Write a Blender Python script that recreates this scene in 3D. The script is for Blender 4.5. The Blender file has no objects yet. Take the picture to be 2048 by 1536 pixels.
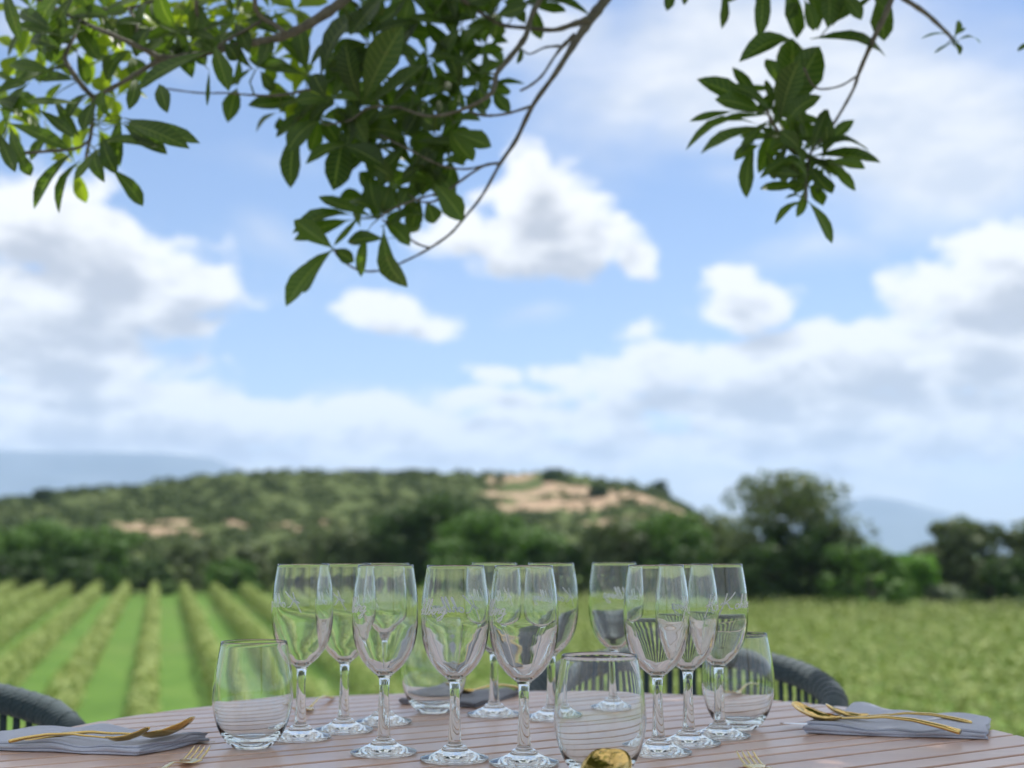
import bpy, bmesh, math, random
import numpy as np
from mathutils import Vector, Matrix
R = math.radians
rnd = random.Random(7)
rng = np.random.default_rng(11)
sc = bpy.context.scene
COL = sc.collection

# ------------------------------------------------------------------ camera
FPX = 2600.0                       # focal length in photograph pixels (2048 wide)
CAMZ = 0.967
PHI = math.atan((1108 - 768) / FPX)
TZ = 0.75                          # table top height
cam = bpy.data.cameras.new('camera')
camo = bpy.data.objects.new('camera', cam)
COL.objects.link(camo)
cam.sensor_width = 36
cam.lens = 36 * FPX / 2048
camo.location = (0, 0, CAMZ)
camo.rotation_euler = (R(90) + PHI, 0, 0)
cam.clip_start = 0.05
cam.clip_end = 60000
cam.dof.use_dof = True
cam.dof.focus_distance = 1.42
cam.dof.aperture_fstop = cam.lens / 11.0
sc.camera = camo


def ray(px, py):
    x = (px - 1024) / FPX
    z = (768 - py) / FPX
    return Vector((x, math.cos(PHI) - z * math.sin(PHI), math.sin(PHI) + z * math.cos(PHI)))


def W(px, py, z=TZ):               # where the sight line meets a level plane
    d = ray(px, py)
    t = (z - CAMZ) / d.z
    return Vector((d.x * t, d.y * t, z))


def V(px, py, Y):                  # point at ground distance Y
    d = ray(px, py)
    t = Y / d.y
    return Vector((d.x * t, Y, CAMZ + d.z * t))


# ------------------------------------------------------------------ bookkeeping
def tag(o, label=None, cat=None, group=None, kind=None):
    if label: o['label'] = label
    if cat: o['category'] = cat
    if group: o['group'] = group
    if kind: o['kind'] = kind
    return o


def empty(name, loc, rz=0):
    o = bpy.data.objects.new(name, None)
    COL.objects.link(o)
    o.location = loc
    o.rotation_euler = (0, 0, rz)
    o.empty_display_size = .05
    return o


def link(name, me, mat=None, parent=None):
    o = bpy.data.objects.new(name, me)
    COL.objects.link(o)
    if mat is not None and len(me.materials) == 0:
        me.materials.append(mat)
    if parent is not None:
        o.parent = parent
    return o


def mesh_np(name, verts, faces, smooth=False):
    """verts (N,3) array, faces (M,k) array of equal-size polygons"""
    verts = np.asarray(verts, dtype=np.float32)
    faces = np.asarray(faces, dtype=np.int32)
    me = bpy.data.meshes.new(name)
    me.vertices.add(len(verts))
    me.vertices.foreach_set('co', verts.ravel())
    m, k = faces.shape
    me.loops.add(m * k)
    me.loops.foreach_set('vertex_index', faces.ravel())
    me.polygons.add(m)
    me.polygons.foreach_set('loop_start', np.arange(0, m * k, k, dtype=np.int32))
    me.polygons.foreach_set('loop_total', np.full(m, k, dtype=np.int32))
    me.update(calc_edges=True)
    if smooth:
        me.polygons.foreach_set('use_smooth', np.ones(m, dtype=bool))
    return me


def mesh_py(name, verts, faces, smooth=True):
    me = bpy.data.meshes.new(name)
    me.from_pydata([tuple(v) for v in verts], [], faces)
    me.update()
    if smooth:
        for p in me.polygons: p.use_smooth = True
    return me


class MB:
    def __init__(s): s.v = []; s.f = []
    def add(s, v, f):
        n = len(s.v); s.v += [tuple(a) for a in v]; s.f += [tuple(i + n for i in q) for q in f]
    def tube(s, pts, rad, seg=10, cap=True, flat=1.0, up=Vector((0, 0, 1))):
        pts = [Vector(p) for p in pts]
        n = len(pts)
        if not hasattr(rad, '__len__'): rad = [rad] * n
        vs = []; fs = []
        for i, p in enumerate(pts):
            t = (pts[min(i + 1, n - 1)] - pts[max(i - 1, 0)]).normalized()
            a = t.cross(up)
            if a.length < 1e-3: a = t.cross(Vector((0, 1, 0)))
            a.normalize(); b = a.cross(t).normalized()
            for k in range(seg):
                th = 2 * math.pi * k / seg
                vs.append(p + a * math.cos(th) * rad[i] + b * math.sin(th) * rad[i] * flat)
        for i in range(n - 1):
            for k in range(seg):
                k2 = (k + 1) % seg
                fs.append((i * seg + k, i * seg + k2, (i + 1) * seg + k2, (i + 1) * seg + k))
        if cap:
            fs.append(tuple(range(seg - 1, -1, -1)))
            fs.append(tuple((n - 1) * seg + k for k in range(seg)))
        s.add(vs, fs)
    def box(s, lo, hi):
        x0, y0, z0 = lo; x1, y1, z1 = hi
        v = [(x0, y0, z0), (x1, y0, z0), (x1, y1, z0), (x0, y1, z0), (x0, y0, z1), (x1, y0, z1), (x1, y1, z1), (x0, y1, z1)]
        s.add(v, [(0, 3, 2, 1), (4, 5, 6, 7), (0, 1, 5, 4), (1, 2, 6, 5), (2, 3, 7, 6), (3, 0, 4, 7)])
    def build(s, name, mat, parent=None, smooth=True):
        return link(name, mesh_py(name, s.v, s.f, smooth), mat, parent)


def spline(pts, n):
    """Catmull-Rom through pts (tuples of any length)"""
    P = [np.array(p, float) for p in pts]
    P = [2 * P[0] - P[1]] + P + [2 * P[-1] - P[-2]]
    out = []
    m = len(P) - 3
    for i in range(m):
        for k in range(n):
            t = k / n
            a, b, c, d = P[i:i + 4]
            out.append(.5 * ((2 * b) + (-a + c) * t + (2 * a - 5 * b + 4 * c - d) * t * t + (-a + 3 * b - 3 * c + d) * t ** 3))
    out.append(P[-2])
    return out


# ------------------------------------------------------------------ materials
class NT:
    def __init__(s, tree): s.t = tree; s.n = tree.nodes; s.l = tree.links
    def new(s, typ, **kw):
        n = s.n.new(typ)
        for k, v in kw.items(): setattr(n, k, v)
        return n
    def put(s, sock, v):
        if isinstance(v, bpy.types.NodeSocket): s.l.new(v, sock)
        elif v is not None: sock.default_value = v
    def math(s, op, a, b=None, c=None, clamp=False):
        n = s.new('ShaderNodeMath', operation=op, use_clamp=clamp)
        s.put(n.inputs[0], a); s.put(n.inputs[1], b); s.put(n.inputs[2], c)
        return n.outputs[0]
    def vmath(s, op, a, b=None, sc=None):
        n = s.new('ShaderNodeVectorMath', operation=op)
        s.put(n.inputs[0], a); s.put(n.inputs[1], b)
        if sc is not None: s.put(n.inputs['Scale'], sc)
        return n.outputs['Value'] if op in ('LENGTH', 'DOT_PRODUCT', 'DISTANCE') else n.outputs['Vector']
    def noise(s, vec, scale, detail=4, rough=.55, out='Fac', dist=0):
        n = s.new('ShaderNodeTexNoise')
        s.put(n.inputs['Vector'], vec); n.inputs['Scale'].default_value = scale
        n.inputs['Detail'].default_value = detail; n.inputs['Roughness'].default_value = rough
        n.inputs['Distortion'].default_value = dist
        return n.outputs[out]
    def maprange(s, v, a, b, c=0, d=1, smooth=False):
        n = s.new('ShaderNodeMapRange')
        if smooth: n.interpolation_type = 'SMOOTHSTEP'
        s.put(n.inputs[0], v)
        for i, q in enumerate((a, b, c, d)): s.put(n.inputs[i + 1], q)
        return n.outputs[0]
    def mix(s, f, a, b, blend='MIX'):
        n = s.new('ShaderNodeMix', data_type='RGBA', blend_type=blend)
        s.put(n.inputs['Factor'], f)
        for so, v in ((n.inputs['A'], a), (n.inputs['B'], b)): pass
        s.put(n.inputs[6], a if isinstance(a, bpy.types.NodeSocket) else (*a, 1))
        s.put(n.inputs[7], b if isinstance(b, bpy.types.NodeSocket) else (*b, 1))
        return n.outputs[2]
    def ramp(s, f, stops):
        n = s.new('ShaderNodeValToRGB'); s.put(n.inputs[0], f)
        e = n.color_ramp.elements
        while len(e) < len(stops): e.new(.5)
        for k, (p, c) in enumerate(stops): e[k].position = p; e[k].color = (*c, 1)
        return n.outputs[0]


def material(name):
    m = bpy.data.materials.new(name); m.use_nodes = True
    nt = NT(m.node_tree)
    b = m.node_tree.nodes['Principled BSDF']
    return m, nt, b


def coords(nt, which='Object'):
    return nt.new('ShaderNodeTexCoord').outputs[which]


def bump(nt, b, h, dist=.001, strength=.5):
    n = nt.new('ShaderNodeBump'); n.inputs['Distance'].default_value = dist; n.inputs['Strength'].default_value = strength
    nt.put(n.inputs['Height'], h); nt.put(b.inputs['Normal'], n.outputs[0])


def leaf_mat(name, c0, c1, trans=.3, rough=.5, spec=.4, tcol=None, vary=3.0, stops=None, veins=False):
    m, nt, b = material(name)
    isl = nt.new('ShaderNodeNewGeometry').outputs['Random Per Island']
    big = nt.noise(coords(nt), vary, 3)
    f = nt.math('ADD', nt.math('MULTIPLY', isl, .6), nt.math('MULTIPLY', big, .5), clamp=True)
    col = nt.ramp(f, stops) if stops else nt.ramp(f, [(.1, c0), (.95, c1)])
    if veins:
        at = nt.new('ShaderNodeAttribute', attribute_name='blade'); sp_ = nt.new('ShaderNodeSeparateXYZ'); nt.l.new(at.outputs['Vector'], sp_.inputs[0])
        aj = nt.math('ABSOLUTE', sp_.outputs[1])
        rib = nt.maprange(aj, .03, .10, 1, 0)
        side = nt.math('SINE', nt.math('MULTIPLY', nt.math('SUBTRACT', sp_.outputs[0], nt.math('MULTIPLY', aj, .12)), 75))
        side = nt.math('MULTIPLY', nt.maprange(side, .75, 1.0, 0, .35), nt.maprange(aj, .85, 1.0, 1, 0))
        col = nt.mix(nt.math('MAXIMUM', nt.math('MULTIPLY', rib, .65), side), col, (.20, .26, .08))
        sp2 = nt.noise(coords(nt), 45, 3); col = nt.mix(nt.maprange(sp2, .68, .76, 0, .5), col, (.16, .12, .05))
        nt.put(b.inputs['Base Color'], col)
        bump(nt, b, nt.math('ADD', side, rib), .0008, .5)
    nt.put(b.inputs['Base Color'], col)
    b.inputs['Roughness'].default_value = rough
    b.inputs['Specular IOR Level'].default_value = spec
    tr = nt.new('ShaderNodeBsdfTranslucent')
    tc = nt.mix(1.0, col, tcol or (1.6, 1.9, .6), 'MULTIPLY')
    nt.put(tr.inputs['Color'], tc)
    mx = nt.new('ShaderNodeMixShader'); mx.inputs[0].default_value = trans
    nt.l.new(b.outputs[0], mx.inputs[1]); nt.l.new(tr.outputs[0], mx.inputs[2])
    nt.l.new(mx.outputs[0], m.node_tree.nodes['Material Output'].inputs['Surface'])
    return m


M = {}
# clear glass
m, nt, b = material('clear_glass')
g = nt.new('ShaderNodeBsdfGlass'); g.inputs['IOR'].default_value = 1.5; g.inputs['Roughness'].default_value = 0.0
g.inputs['Color'].default_value = (.985, .993, .99, 1)
nt.l.new(g.outputs[0], m.node_tree.nodes['Material Output'].inputs['Surface'])
M['glass'] = m
# etched lettering: frosted white
m, nt, b = material('etched_frost')
b.inputs['Base Color'].default_value = (.93, .95, .96, 1); b.inputs['Roughness'].default_value = .7
tr = nt.new('ShaderNodeBsdfTranslucent'); tr.inputs[0].default_value = (.95, .96, .97, 1)
mx = nt.new('ShaderNodeMixShader'); mx.inputs[0].default_value = .5
nt.l.new(b.outputs[0], mx.inputs[1]); nt.l.new(tr.outputs[0], mx.inputs[2])
nt.l.new(mx.outputs[0], m.node_tree.nodes['Material Output'].inputs['Surface'])
M['etch'] = m
# table wood
m, nt, b = material('slat_wood')
oc = coords(nt)
mp = nt.new('ShaderNodeMapping'); mp.inputs['Scale'].default_value = (1.2, 22, 22); mp.inputs['Rotation'].default_value = (0, 0, -R(33.4))
nt.l.new(oc, mp.inputs[0])
mp2 = nt.new('ShaderNodeMapping'); mp2.inputs['Scale'].default_value = (3, 120, 60)
nt.l.new(mp.outputs[0], mp2.inputs[0])
isl = nt.new('ShaderNodeNewGeometry').outputs['Random Per Island']
n1 = nt.noise(mp.outputs[0], 3.0, 6, .6)
n2 = nt.noise(oc, 9.0, 3)
n3 = nt.noise(oc, 4.0, 5, .6)
f = nt.math('ADD', nt.math('ADD', nt.math('MULTIPLY', n1, .5), nt.math('MULTIPLY', isl, .35)), nt.math('MULTIPLY', nt.math('SUBTRACT', n3, .4), .5))
col = nt.ramp(f, [(.25, (.43, .245, .16)), (.5, (.60, .38, .275)), (.85, (.74, .51, .39))])
b.inputs['Coat Weight'].default_value = .45; b.inputs['Coat Roughness'].default_value = .28; b.inputs['Coat IOR'].default_value = 1.6
nt.put(b.inputs['Base Color'], col)
nt.put(b.inputs['Roughness'], nt.maprange(n2, .3, .7, .30, .44))
b.inputs['Specular IOR Level'].default_value = .7
bump(nt, b, n1, .0006, .25)
M['wood'] = m
# gold
m, nt, b = material('brushed_gold')
b.inputs['Base Color'].default_value = (.78, .55, .20, 1); b.inputs['Metallic'].default_value = 1
n1 = nt.noise(coords(nt), 60, 3)
nt.put(b.inputs['Roughness'], nt.maprange(n1, .3, .7, .06, .18))
bump(nt, b, nt.noise(coords(nt), 130, 2), .0012, .35)
M['gold'] = m
m, nt, b = material('steel')
b.inputs['Base Color'].default_value = (.75, .72, .66, 1); b.inputs['Metallic'].default_value = 1; b.inputs['Roughness'].default_value = .2
M['steel'] = m


def cloth(name, col):
    m, nt, b = material(name)
    oc = coords(nt)
    w1 = nt.new('ShaderNodeTexWave'); w1.bands_direction = 'X'; w1.inputs['Scale'].default_value = 260; nt.l.new(oc, w1.inputs[0])
    w2 = nt.new('ShaderNodeTexWave'); w2.bands_direction = 'Y'; w2.inputs['Scale'].default_value = 260; nt.l.new(oc, w2.inputs[0])
    n = nt.noise(oc, 400, 3); nb = nt.noise(oc, 14, 3)
    c = nt.mix(nb, tuple(q * .82 for q in col), tuple(q * 1.14 for q in col))
    c = nt.mix(nt.math('MULTIPLY', n, .5), c, tuple(q * .6 for q in col))
    nt.put(b.inputs['Base Color'], c)
    b.inputs['Roughness'].default_value = .85; b.inputs['Sheen Weight'].default_value = .25
    h = nt.math('ADD', nt.math('MULTIPLY', w1.outputs['Fac'], w2.outputs['Fac']), n)
    bump(nt, b, h, .0004, .6)
    return m


M['napkin'] = cloth('grey_linen', (.55, .58, .69))
M['napkin_dark'] = cloth('dark_grey_linen', (.23, .24, .28))
# rope
m, nt, b = material('rope_teal')
oc = coords(nt)
n = nt.noise(oc, 320, 4); nb = nt.noise(oc, 9, 3)
c = nt.mix(nb, (.016, .040, .050), (.030, .060, .072)); c = nt.mix(nt.math('MULTIPLY', n, .6), c, (.014, .024, .03))
nt.put(b.inputs['Base Color'], c); b.inputs['Roughness'].default_value = .8; b.inputs['Sheen Weight'].default_value = .2
w1 = nt.new('ShaderNodeTexWave'); w1.inputs['Scale'].default_value = 60; w1.bands_direction = 'DIAGONAL'; w1.inputs['Distortion'].default_value = 1; nt.l.new(oc, w1.inputs[0])
bump(nt, b, nt.math('ADD', w1.outputs['Fac'], n), .0012, .7)
M['rope'] = m
m, nt, b = material('powder_metal')
b.inputs['Base Color'].default_value = (.03, .035, .04, 1); b.inputs['Roughness'].default_value = .5
M['metal'] = m
# bark
m, nt, b = material('bark')
oc = coords(nt)
n = nt.noise(oc, 60, 6, .65); n2 = nt.noise(oc, 7, 3)
c = nt.ramp(n, [(.3, (.055, .045, .036)), (.7, (.17, .15, .125))]); c = nt.mix(nt.math('MULTIPLY', n2, .5), c, (.10, .11, .075))
nt.put(b.inputs['Base Color'], c); b.inputs['Roughness'].default_value = .85
bump(nt, b, n, .002, .8)
M['bark'] = m

M['leaf'] = leaf_mat('loquat_leaf', (.020, .044, .008), (.066, .115, .020), trans=.42, rough=.42, spec=.5, tcol=(1.9, 2.1, .5), vary=2.5, veins=True)
M['leaf_sunlit'] = leaf_mat('sunlit_leaf', (.11, .17, .016), (.23, .29, .035), trans=.55, rough=.4, spec=.4, tcol=(1.7, 1.8, .5), vary=2.5, veins=True)  # copy of the leaf with sunlight painted in as brighter yellow-green
M['vine'] = leaf_mat('vine_leaf', None, None, trans=.08, rough=.6, spec=.25, vary=.5,
                     stops=[(.1, (.10, .155, .032)), (.5, (.175, .23, .052)), (.9, (.27, .31, .09))])
greens = {
    'dark': ((.022, .042, .015), (.060, .105, .032)),
    'mid': ((.040, .085, .022), (.105, .19, .045)),
    'bright': ((.07, .16, .025), (.15, .29, .05)),
    'olive': ((.060, .082, .040), (.135, .165, .085)),
    'grey': ((.10, .13, .09), (.19, .22, .15)),
}
for k, (a, bb) in greens.items():
    M['tree_' + k] = leaf_mat('foliage_' + k, a, tuple(q * 1.25 for q in bb), trans=.24, rough=.6, spec=.2, tcol=(1.2, 1.4, .7), vary=.35)
M['scrub'] = leaf_mat('scrub_leaf', None, None, trans=.1, rough=.7, spec=.15, vary=.045,
                      stops=[(.1, (.020, .036, .012)), (.45, (.042, .070, .018)), (.8, (.085, .118, .03)), (1, (.13, .145, .055))])

# ------------------------------------------------------------------ land
def field_z(y):
    return -4.83 + .018 * min(y, 130)


def ground_z(x, y):
    if y < 4: return -0.02
    t = min(1, (y - 4) / 9.0)
    t = t * t * (3 - 2 * t)
    return -0.02 * (1 - t) + field_z(y) * t


def axis(lo, hi, fine, step, grow=1.25):
    a = list(np.arange(fine[0], fine[1] + 1e-6, step))
    s = step
    while a[-1] < hi:
        s *= grow; a.append(min(hi, a[-1] + s))
    s = step
    while a[0] > lo:
        s *= grow; a.insert(0, max(lo, a[0] - s))
    return a


xs = axis(-14000, 14000, (-60, 60), 2.0)
ys = axis(-14000, 14000, (-4, 140), 1.0)
gx, gy = np.meshgrid(xs, ys)
gz = np.vectorize(ground_z)(gx, gy) + 0.05 * np.sin(gx * .31) * np.sin(gy * .23) * (gy > 14)
nx, ny = len(xs), len(ys)
vv = np.stack([gx.ravel(), gy.ravel(), gz.ravel()], 1)
idx = np.arange(nx * ny).reshape(ny, nx)
ff = np.stack([idx[:-1, :-1].ravel(), idx[:-1, 1:].ravel(), idx[1:, 1:].ravel(), idx[1:, :-1].ravel()], 1)
m, nt, b = material('grass_ground')
oc = coords(nt)
n1 = nt.noise(oc, .35, 5, .6); n2 = nt.noise(oc, 5, 4); n3 = nt.noise(oc, .02, 3)
c = nt.ramp(n1, [(.3, (.055, .125, .022)), (.6, (.085, .17, .032)), (.8, (.15, .20, .06))])
c = nt.mix(nt.math('MULTIPLY', n2, .35), c, (.09, .13, .03))
c = nt.mix(nt.maprange(n3, .45, .7, 0, .5), c, (.22, .20, .10))
nt.put(b.inputs['Base Color'], c); b.inputs['Roughness'].default_value = .9; b.inputs['Specular IOR Level'].default_value = .1
bump(nt, b, n2, .1, .6)
o = link('ground', mesh_np('ground', vv, ff, True), m)
tag(o, kind='structure')

# paved patio under the table
m, nt, b = material('paving')
br = nt.new('ShaderNodeTexBrick'); nt.l.new(coords(nt), br.inputs[0])
br.inputs['Scale'].default_value = 2.2; br.inputs['Mortar Size'].default_value = .012; br.offset = .5
br.inputs['Color1'].default_value = (.30, .27, .23, 1); br.inputs['Color2'].default_value = (.36, .32, .27, 1); br.inputs['Mortar'].default_value = (.12, .11, .10, 1)
c = nt.mix(nt.math('MULTIPLY', nt.noise(coords(nt), 12, 5), .5), br.outputs[0], (.24, .21, .18))
nt.put(b.inputs['Base Color'], c); b.inputs['Roughness'].default_value = .8
mb = MB(); mb.box((-4.5, -4, -.019), (4.5, 3.9, 0.0))
tag(mb.build('patio', m, smooth=False), kind='structure')

# the low hill behind the vineyard, with bare sandy faces
HP = [(-400, 1030), (-100, 1012), (0, 1003), (100, 990), (250, 977), (430, 951), (600, 947), (750, 948), (900, 946), (1000, 952), (1050, 948),
      (1100, 944), (1150, 951), (1210, 963), (1265, 974), (1310, 988), (1350, 1008), (1390, 1035), (1435, 1070), (1490, 1105), (1600, 1150)]
hpx = np.array([(p[0] - 1024) / FPX for p in HP]); hpz = np.array([(1108 - p[1]) / FPX for p in HP])
RY = 400.0


def vnoise(x, y, seed=0):
    xi = np.floor(x).astype(int); yi = np.floor(y).astype(int)
    xf = x - xi; yf = y - yi
    def h(a, b_):
        v = np.sin(a * 127.1 + b_ * 311.7 + seed * 74.7) * 43758.5453
        return v - np.floor(v)
    u = xf * xf * (3 - 2 * xf); w = yf * yf * (3 - 2 * yf)
    return (h(xi, yi) * (1 - u) + h(xi + 1, yi) * u) * (1 - w) + (h(xi, yi + 1) * (1 - u) + h(xi + 1, yi + 1) * u) * w


def hill_z(x, y):
    x = np.asarray(x, float); y = np.asarray(y, float)
    a = x / np.maximum(y, 1)
    a = x / RY * .5 + a * .5
    top = CAMZ + np.interp(a, hpx, hpz) * RY
    t = np.clip((y - 215) / (RY - 215), 0, 1)
    s = np.where(t < .55, t * .75, .4125 + (t - .55) / .45 * .5875)
    s = s ** 1.0
    back = np.clip((y - RY) / 260, 0, 1); back = back * back * (3 - 2 * back)
    gul = (vnoise(x / 16, y / 30, 1) - .5) * 4.0 + (vnoise(x / 6, y / 12, 2) - .5) * 1.6 + (vnoise(x / 45, y / 60, 3) - .5) * 5
    edge = np.clip(t * 3, 0, 1) * (1 - np.clip((y - RY + 60) / 60, 0, 1) * .8)
    z = -3.2 + (top + 3.2) * s * (1 - back) + gul * edge
    return z


xs = np.linspace(-330, 150, 241); ys = np.concatenate([np.linspace(210, 410, 101), np.linspace(415, 665, 26)])
gx, gy = np.meshgrid(xs, ys); gz = hill_z(gx, gy)
vv = np.stack([gx.ravel(), gy.ravel(), gz.ravel()], 1)
ny, nx = gx.shape; idx = np.arange(nx * ny).reshape(ny, nx)
ff = np.stack([idx[:-1, :-1].ravel(), idx[:-1, 1:].ravel(), idx[1:, 1:].ravel(), idx[1:, :-1].ravel()], 1)
# bare sandy patches in the hill's own plan coordinates: (centre x, centre y, radius x, radius y)
def plan(px, py):
    """hill point seen near a photo position, used only to know which slopes are bare"""
    Y = 225
    while Y < 400:
        p = V(px, py, Y)
        if hill_z(p.x, Y) >= p.z: break
        Y += 1.5
    return p.x, float(Y)


SAND = []
for px, py, rx, ry in [(1180, 1012, 16, 14), (1090, 1006, 15, 11), (1250, 992, 13, 11), (1300, 1008, 8, 8), (1010, 992, 8, 6), (1230, 1040, 12, 9), (1120, 978, 13, 7),
                       (300, 1058, 9, 9), (345, 1048, 6, 5), (262, 1050, 5, 5), (470, 1048, 6, 4), (590, 1055, 6, 6), (650, 1045, 6, 5), (1020, 960, 8, 7), (1380, 1035, 8, 8)]:
    X, Y = plan(px, py); SAND.append((X, Y, rx, ry))
m, nt, b = material('hill_soil')
oc = coords(nt)
wn = nt.noise(oc, .12, 4, .6, 'Color')
pos = nt.vmath('ADD', oc, nt.vmath('SCALE', nt.vmath('SUBTRACT', wn, (.5, .5, .5)), sc=26))
acc = None
for (X, Y, rx, ry) in SAND:
    q = nt.vmath('MULTIPLY', nt.vmath('SUBTRACT', pos, (X, Y, 0)), (1 / rx, 1 / ry, 0))
    d = nt.math('SUBTRACT', 1.0, nt.vmath('LENGTH', q))
    acc = d if acc is None else nt.math('MAXIMUM', acc, d)
sandf = nt.maprange(acc, -.05, .2, 0, 1, True)
n1 = nt.noise(oc, .15, 5, .6); n2 = nt.noise(oc, .6, 4)
sand = nt.ramp(n1, [(.3, (.235, .165, .105)), (.7, (.36, .275, .195))])
gr = nt.ramp(n2, [(.3, (.042, .066, .020)), (.55, (.070, .095, .030)), (.8, (.135, .13, .06))])
nt.put(b.inputs['Base Color'], nt.mix(sandf, gr, sand)); b.inputs['Roughness'].default_value = .95
b.inputs['Specular IOR Level'].default_value = .1
bump(nt, b, n2, .6, .5)
o = link('hill', mesh_np('hill', vv, ff, True), m); tag(o, kind='structure')

# far mountains
def mountain(name, prof, Y, seed, depth=2600):
    """prof: list of (photo x, photo y) of the skyline; a real ridge with two flanks"""
    px = np.array([p[0] for p in prof]); py = np.array([p[1] for p in prof])
    xs = np.linspace((px[0] - 1024) / FPX * Y, (px[-1] - 1024) / FPX * Y, 160)
    zt = CAMZ + (1108 - np.interp(xs / Y * FPX + 1024, px, py)) / FPX * Y
    rows = []
    ts = np.linspace(-1, 1, 33)
    for t in ts:
        s = (1 - abs(t)) ** .9
        n = (vnoise(xs / 330, np.full_like(xs, t * 5 + 9), seed) - .5) * (1 - abs(t)) * abs(t) * 4
        rows.append(np.stack([xs, np.full_like(xs, Y + t * depth * .5), -8 + (zt + 8) * np.clip(s + n * .25 * (abs(t) > 0), 0, 1.0)], 1))
    rows = np.array(rows); ny, nx, _ = rows.shape
    idx = np.arange(nx * ny).reshape(ny, nx)
    ff = np.stack([idx[:-1, :-1].ravel(), idx[:-1, 1:].ravel(), idx[1:, 1:].ravel(), idx[1:, :-1].ravel()], 1)
    rows[:, :, 2] = np.maximum(rows[:, :, 2], -2.8)
    return link(name, mesh_np(name, rows.reshape(-1, 3), ff, True), M['rock'])


m, nt, b = material('haze_blue_rock')
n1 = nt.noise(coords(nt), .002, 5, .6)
nt.put(b.inputs['Base Color'], nt.ramp(n1, [(.3, (.035, .055, .075)), (.7, (.09, .11, .13))])); b.inputs['Roughness'].default_value = .95  # dark blue base: part of the distance haze is painted into the rock
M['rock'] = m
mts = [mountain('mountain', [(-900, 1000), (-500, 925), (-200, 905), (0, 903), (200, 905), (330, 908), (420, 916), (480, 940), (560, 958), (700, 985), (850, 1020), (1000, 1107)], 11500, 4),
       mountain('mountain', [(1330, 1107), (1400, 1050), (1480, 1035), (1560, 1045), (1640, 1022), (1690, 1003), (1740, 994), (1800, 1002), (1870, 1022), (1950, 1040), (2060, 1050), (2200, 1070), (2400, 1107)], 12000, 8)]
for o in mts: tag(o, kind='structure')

# ------------------------------------------------------------------ leaf clouds
def quads(C, N, size, jit=.6, aspect=.8):
    """N: preferred normals; returns verts, faces of randomly turned leaf quads"""
    n = len(C)
    N = N + rng.normal(0, jit, (n, 3)); N /= np.linalg.norm(N, axis=1, keepdims=True) + 1e-9
    A = rng.normal(0, 1, (n, 3)); A -= (A * N).sum(1, keepdims=True) * N; A /= np.linalg.norm(A, axis=1, keepdims=True) + 1e-9
    B = np.cross(N, A)
    s = size[:, None] if hasattr(size, '__len__') else size
    v = np.stack([C - A * s, C + B * s * aspect * .5 - N * s * .12, C + A * s, C - B * s * aspect * .5 - N * s * .12], 1)
    return v.reshape(-1, 3), np.arange(4 * n).reshape(n, 4)


def crown_pts(lobes, per, squash=1.0):
    C = []; N = []
    for (cx, cy, cz, rx, ry, rz) in lobes:
        n = int(per)
        d = rng.normal(0, 1, (n, 3)); d /= np.linalg.norm(d, axis=1, keepdims=True)
        r = rng.uniform(.55, 1.04, (n, 1)) ** .7
        C.append(np.array([cx, cy, cz]) + d * r * np.array([rx, ry, rz])); N.append(d)
    return np.concatenate(C), np.concatenate(N)


def tree(name, px, top, wpx, Y, hue, label, cat='tree', group=None, lobes=24, dens=110, base=None, qs=.34):
    gz = ground_z(0, Y) if base is None else base
    P = V(px, top, Y); H = P.z - gz; Wd = wpx / FPX * Y
    root = empty(name, (P.x, Y, gz)); tag(root, label, cat, group)
    rx = Wd / 2; L = []
    low = .16 * H
    for i in range(lobes):
        t = rnd.random() ** .8
        zc = low + (H - low) * (.12 + .74 * t)
        prof = math.sin(math.pi * min(1, max(0, (.18 + .72 * (zc - low) / (H - low))))) ** .6
        a = rnd.uniform(0, 6.283); rr = prof * rx * rnd.uniform(.25, .86)
        s = rnd.uniform(.22, .38)
        sr = max(.5, s * min(rx, H * .5))
        L.append((math.cos(a) * rr, math.sin(a) * rr, zc, sr * rnd.uniform(.9, 1.3), sr, min(sr * rnd.uniform(.7, 1), (H - zc))))
    L.append((0, 0, H * .83, rx * .4, rx * .4, H * .17))
    for k in range(6):   # skirt reaching low
        a = rnd.uniform(0, 6.283); L.append((math.cos(a) * rx * .55, math.sin(a) * rx * .55, low * 1.1, rx * .38, rx * .38, low * 1.05))
    L.append((0, 0, H * .45, rx * .6, rx * .6, H * .38))
    C, N = crown_pts(L, dens)
    C[:, 2] = np.clip(C[:, 2], .05, None)
    v, f = quads(C, N, rng.uniform(.6, 1.25, len(C)) * qs, .45)
    link('crown', mesh_np('crown', v, f), M['tree_' + hue], root)
    mb = MB(); r0 = max(.08, H * .03)
    mb.tube([(0, 0, -.2), (r0 * .3, 0, H * .25), (-r0 * .4, r0 * .2, H * .5), (0, 0, H * .72)], [r0 * 1.3, r0, r0 * .75, r0 * .3], 8)
    for k in range(4):
        a = k * 1.6 + rnd.random(); z0 = H * rnd.uniform(.25, .5)
        mb.tube([(0, 0, z0), (math.cos(a) * rx * .3, math.sin(a) * rx * .3, z0 + H * .13), (math.cos(a) * rx * .55, math.sin(a) * rx * .55, z0 + H * .22)], [r0 * .5, r0 * .35, r0 * .12], 6)
    mb.build('trunk', M['bark'], root)
    return root


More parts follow.
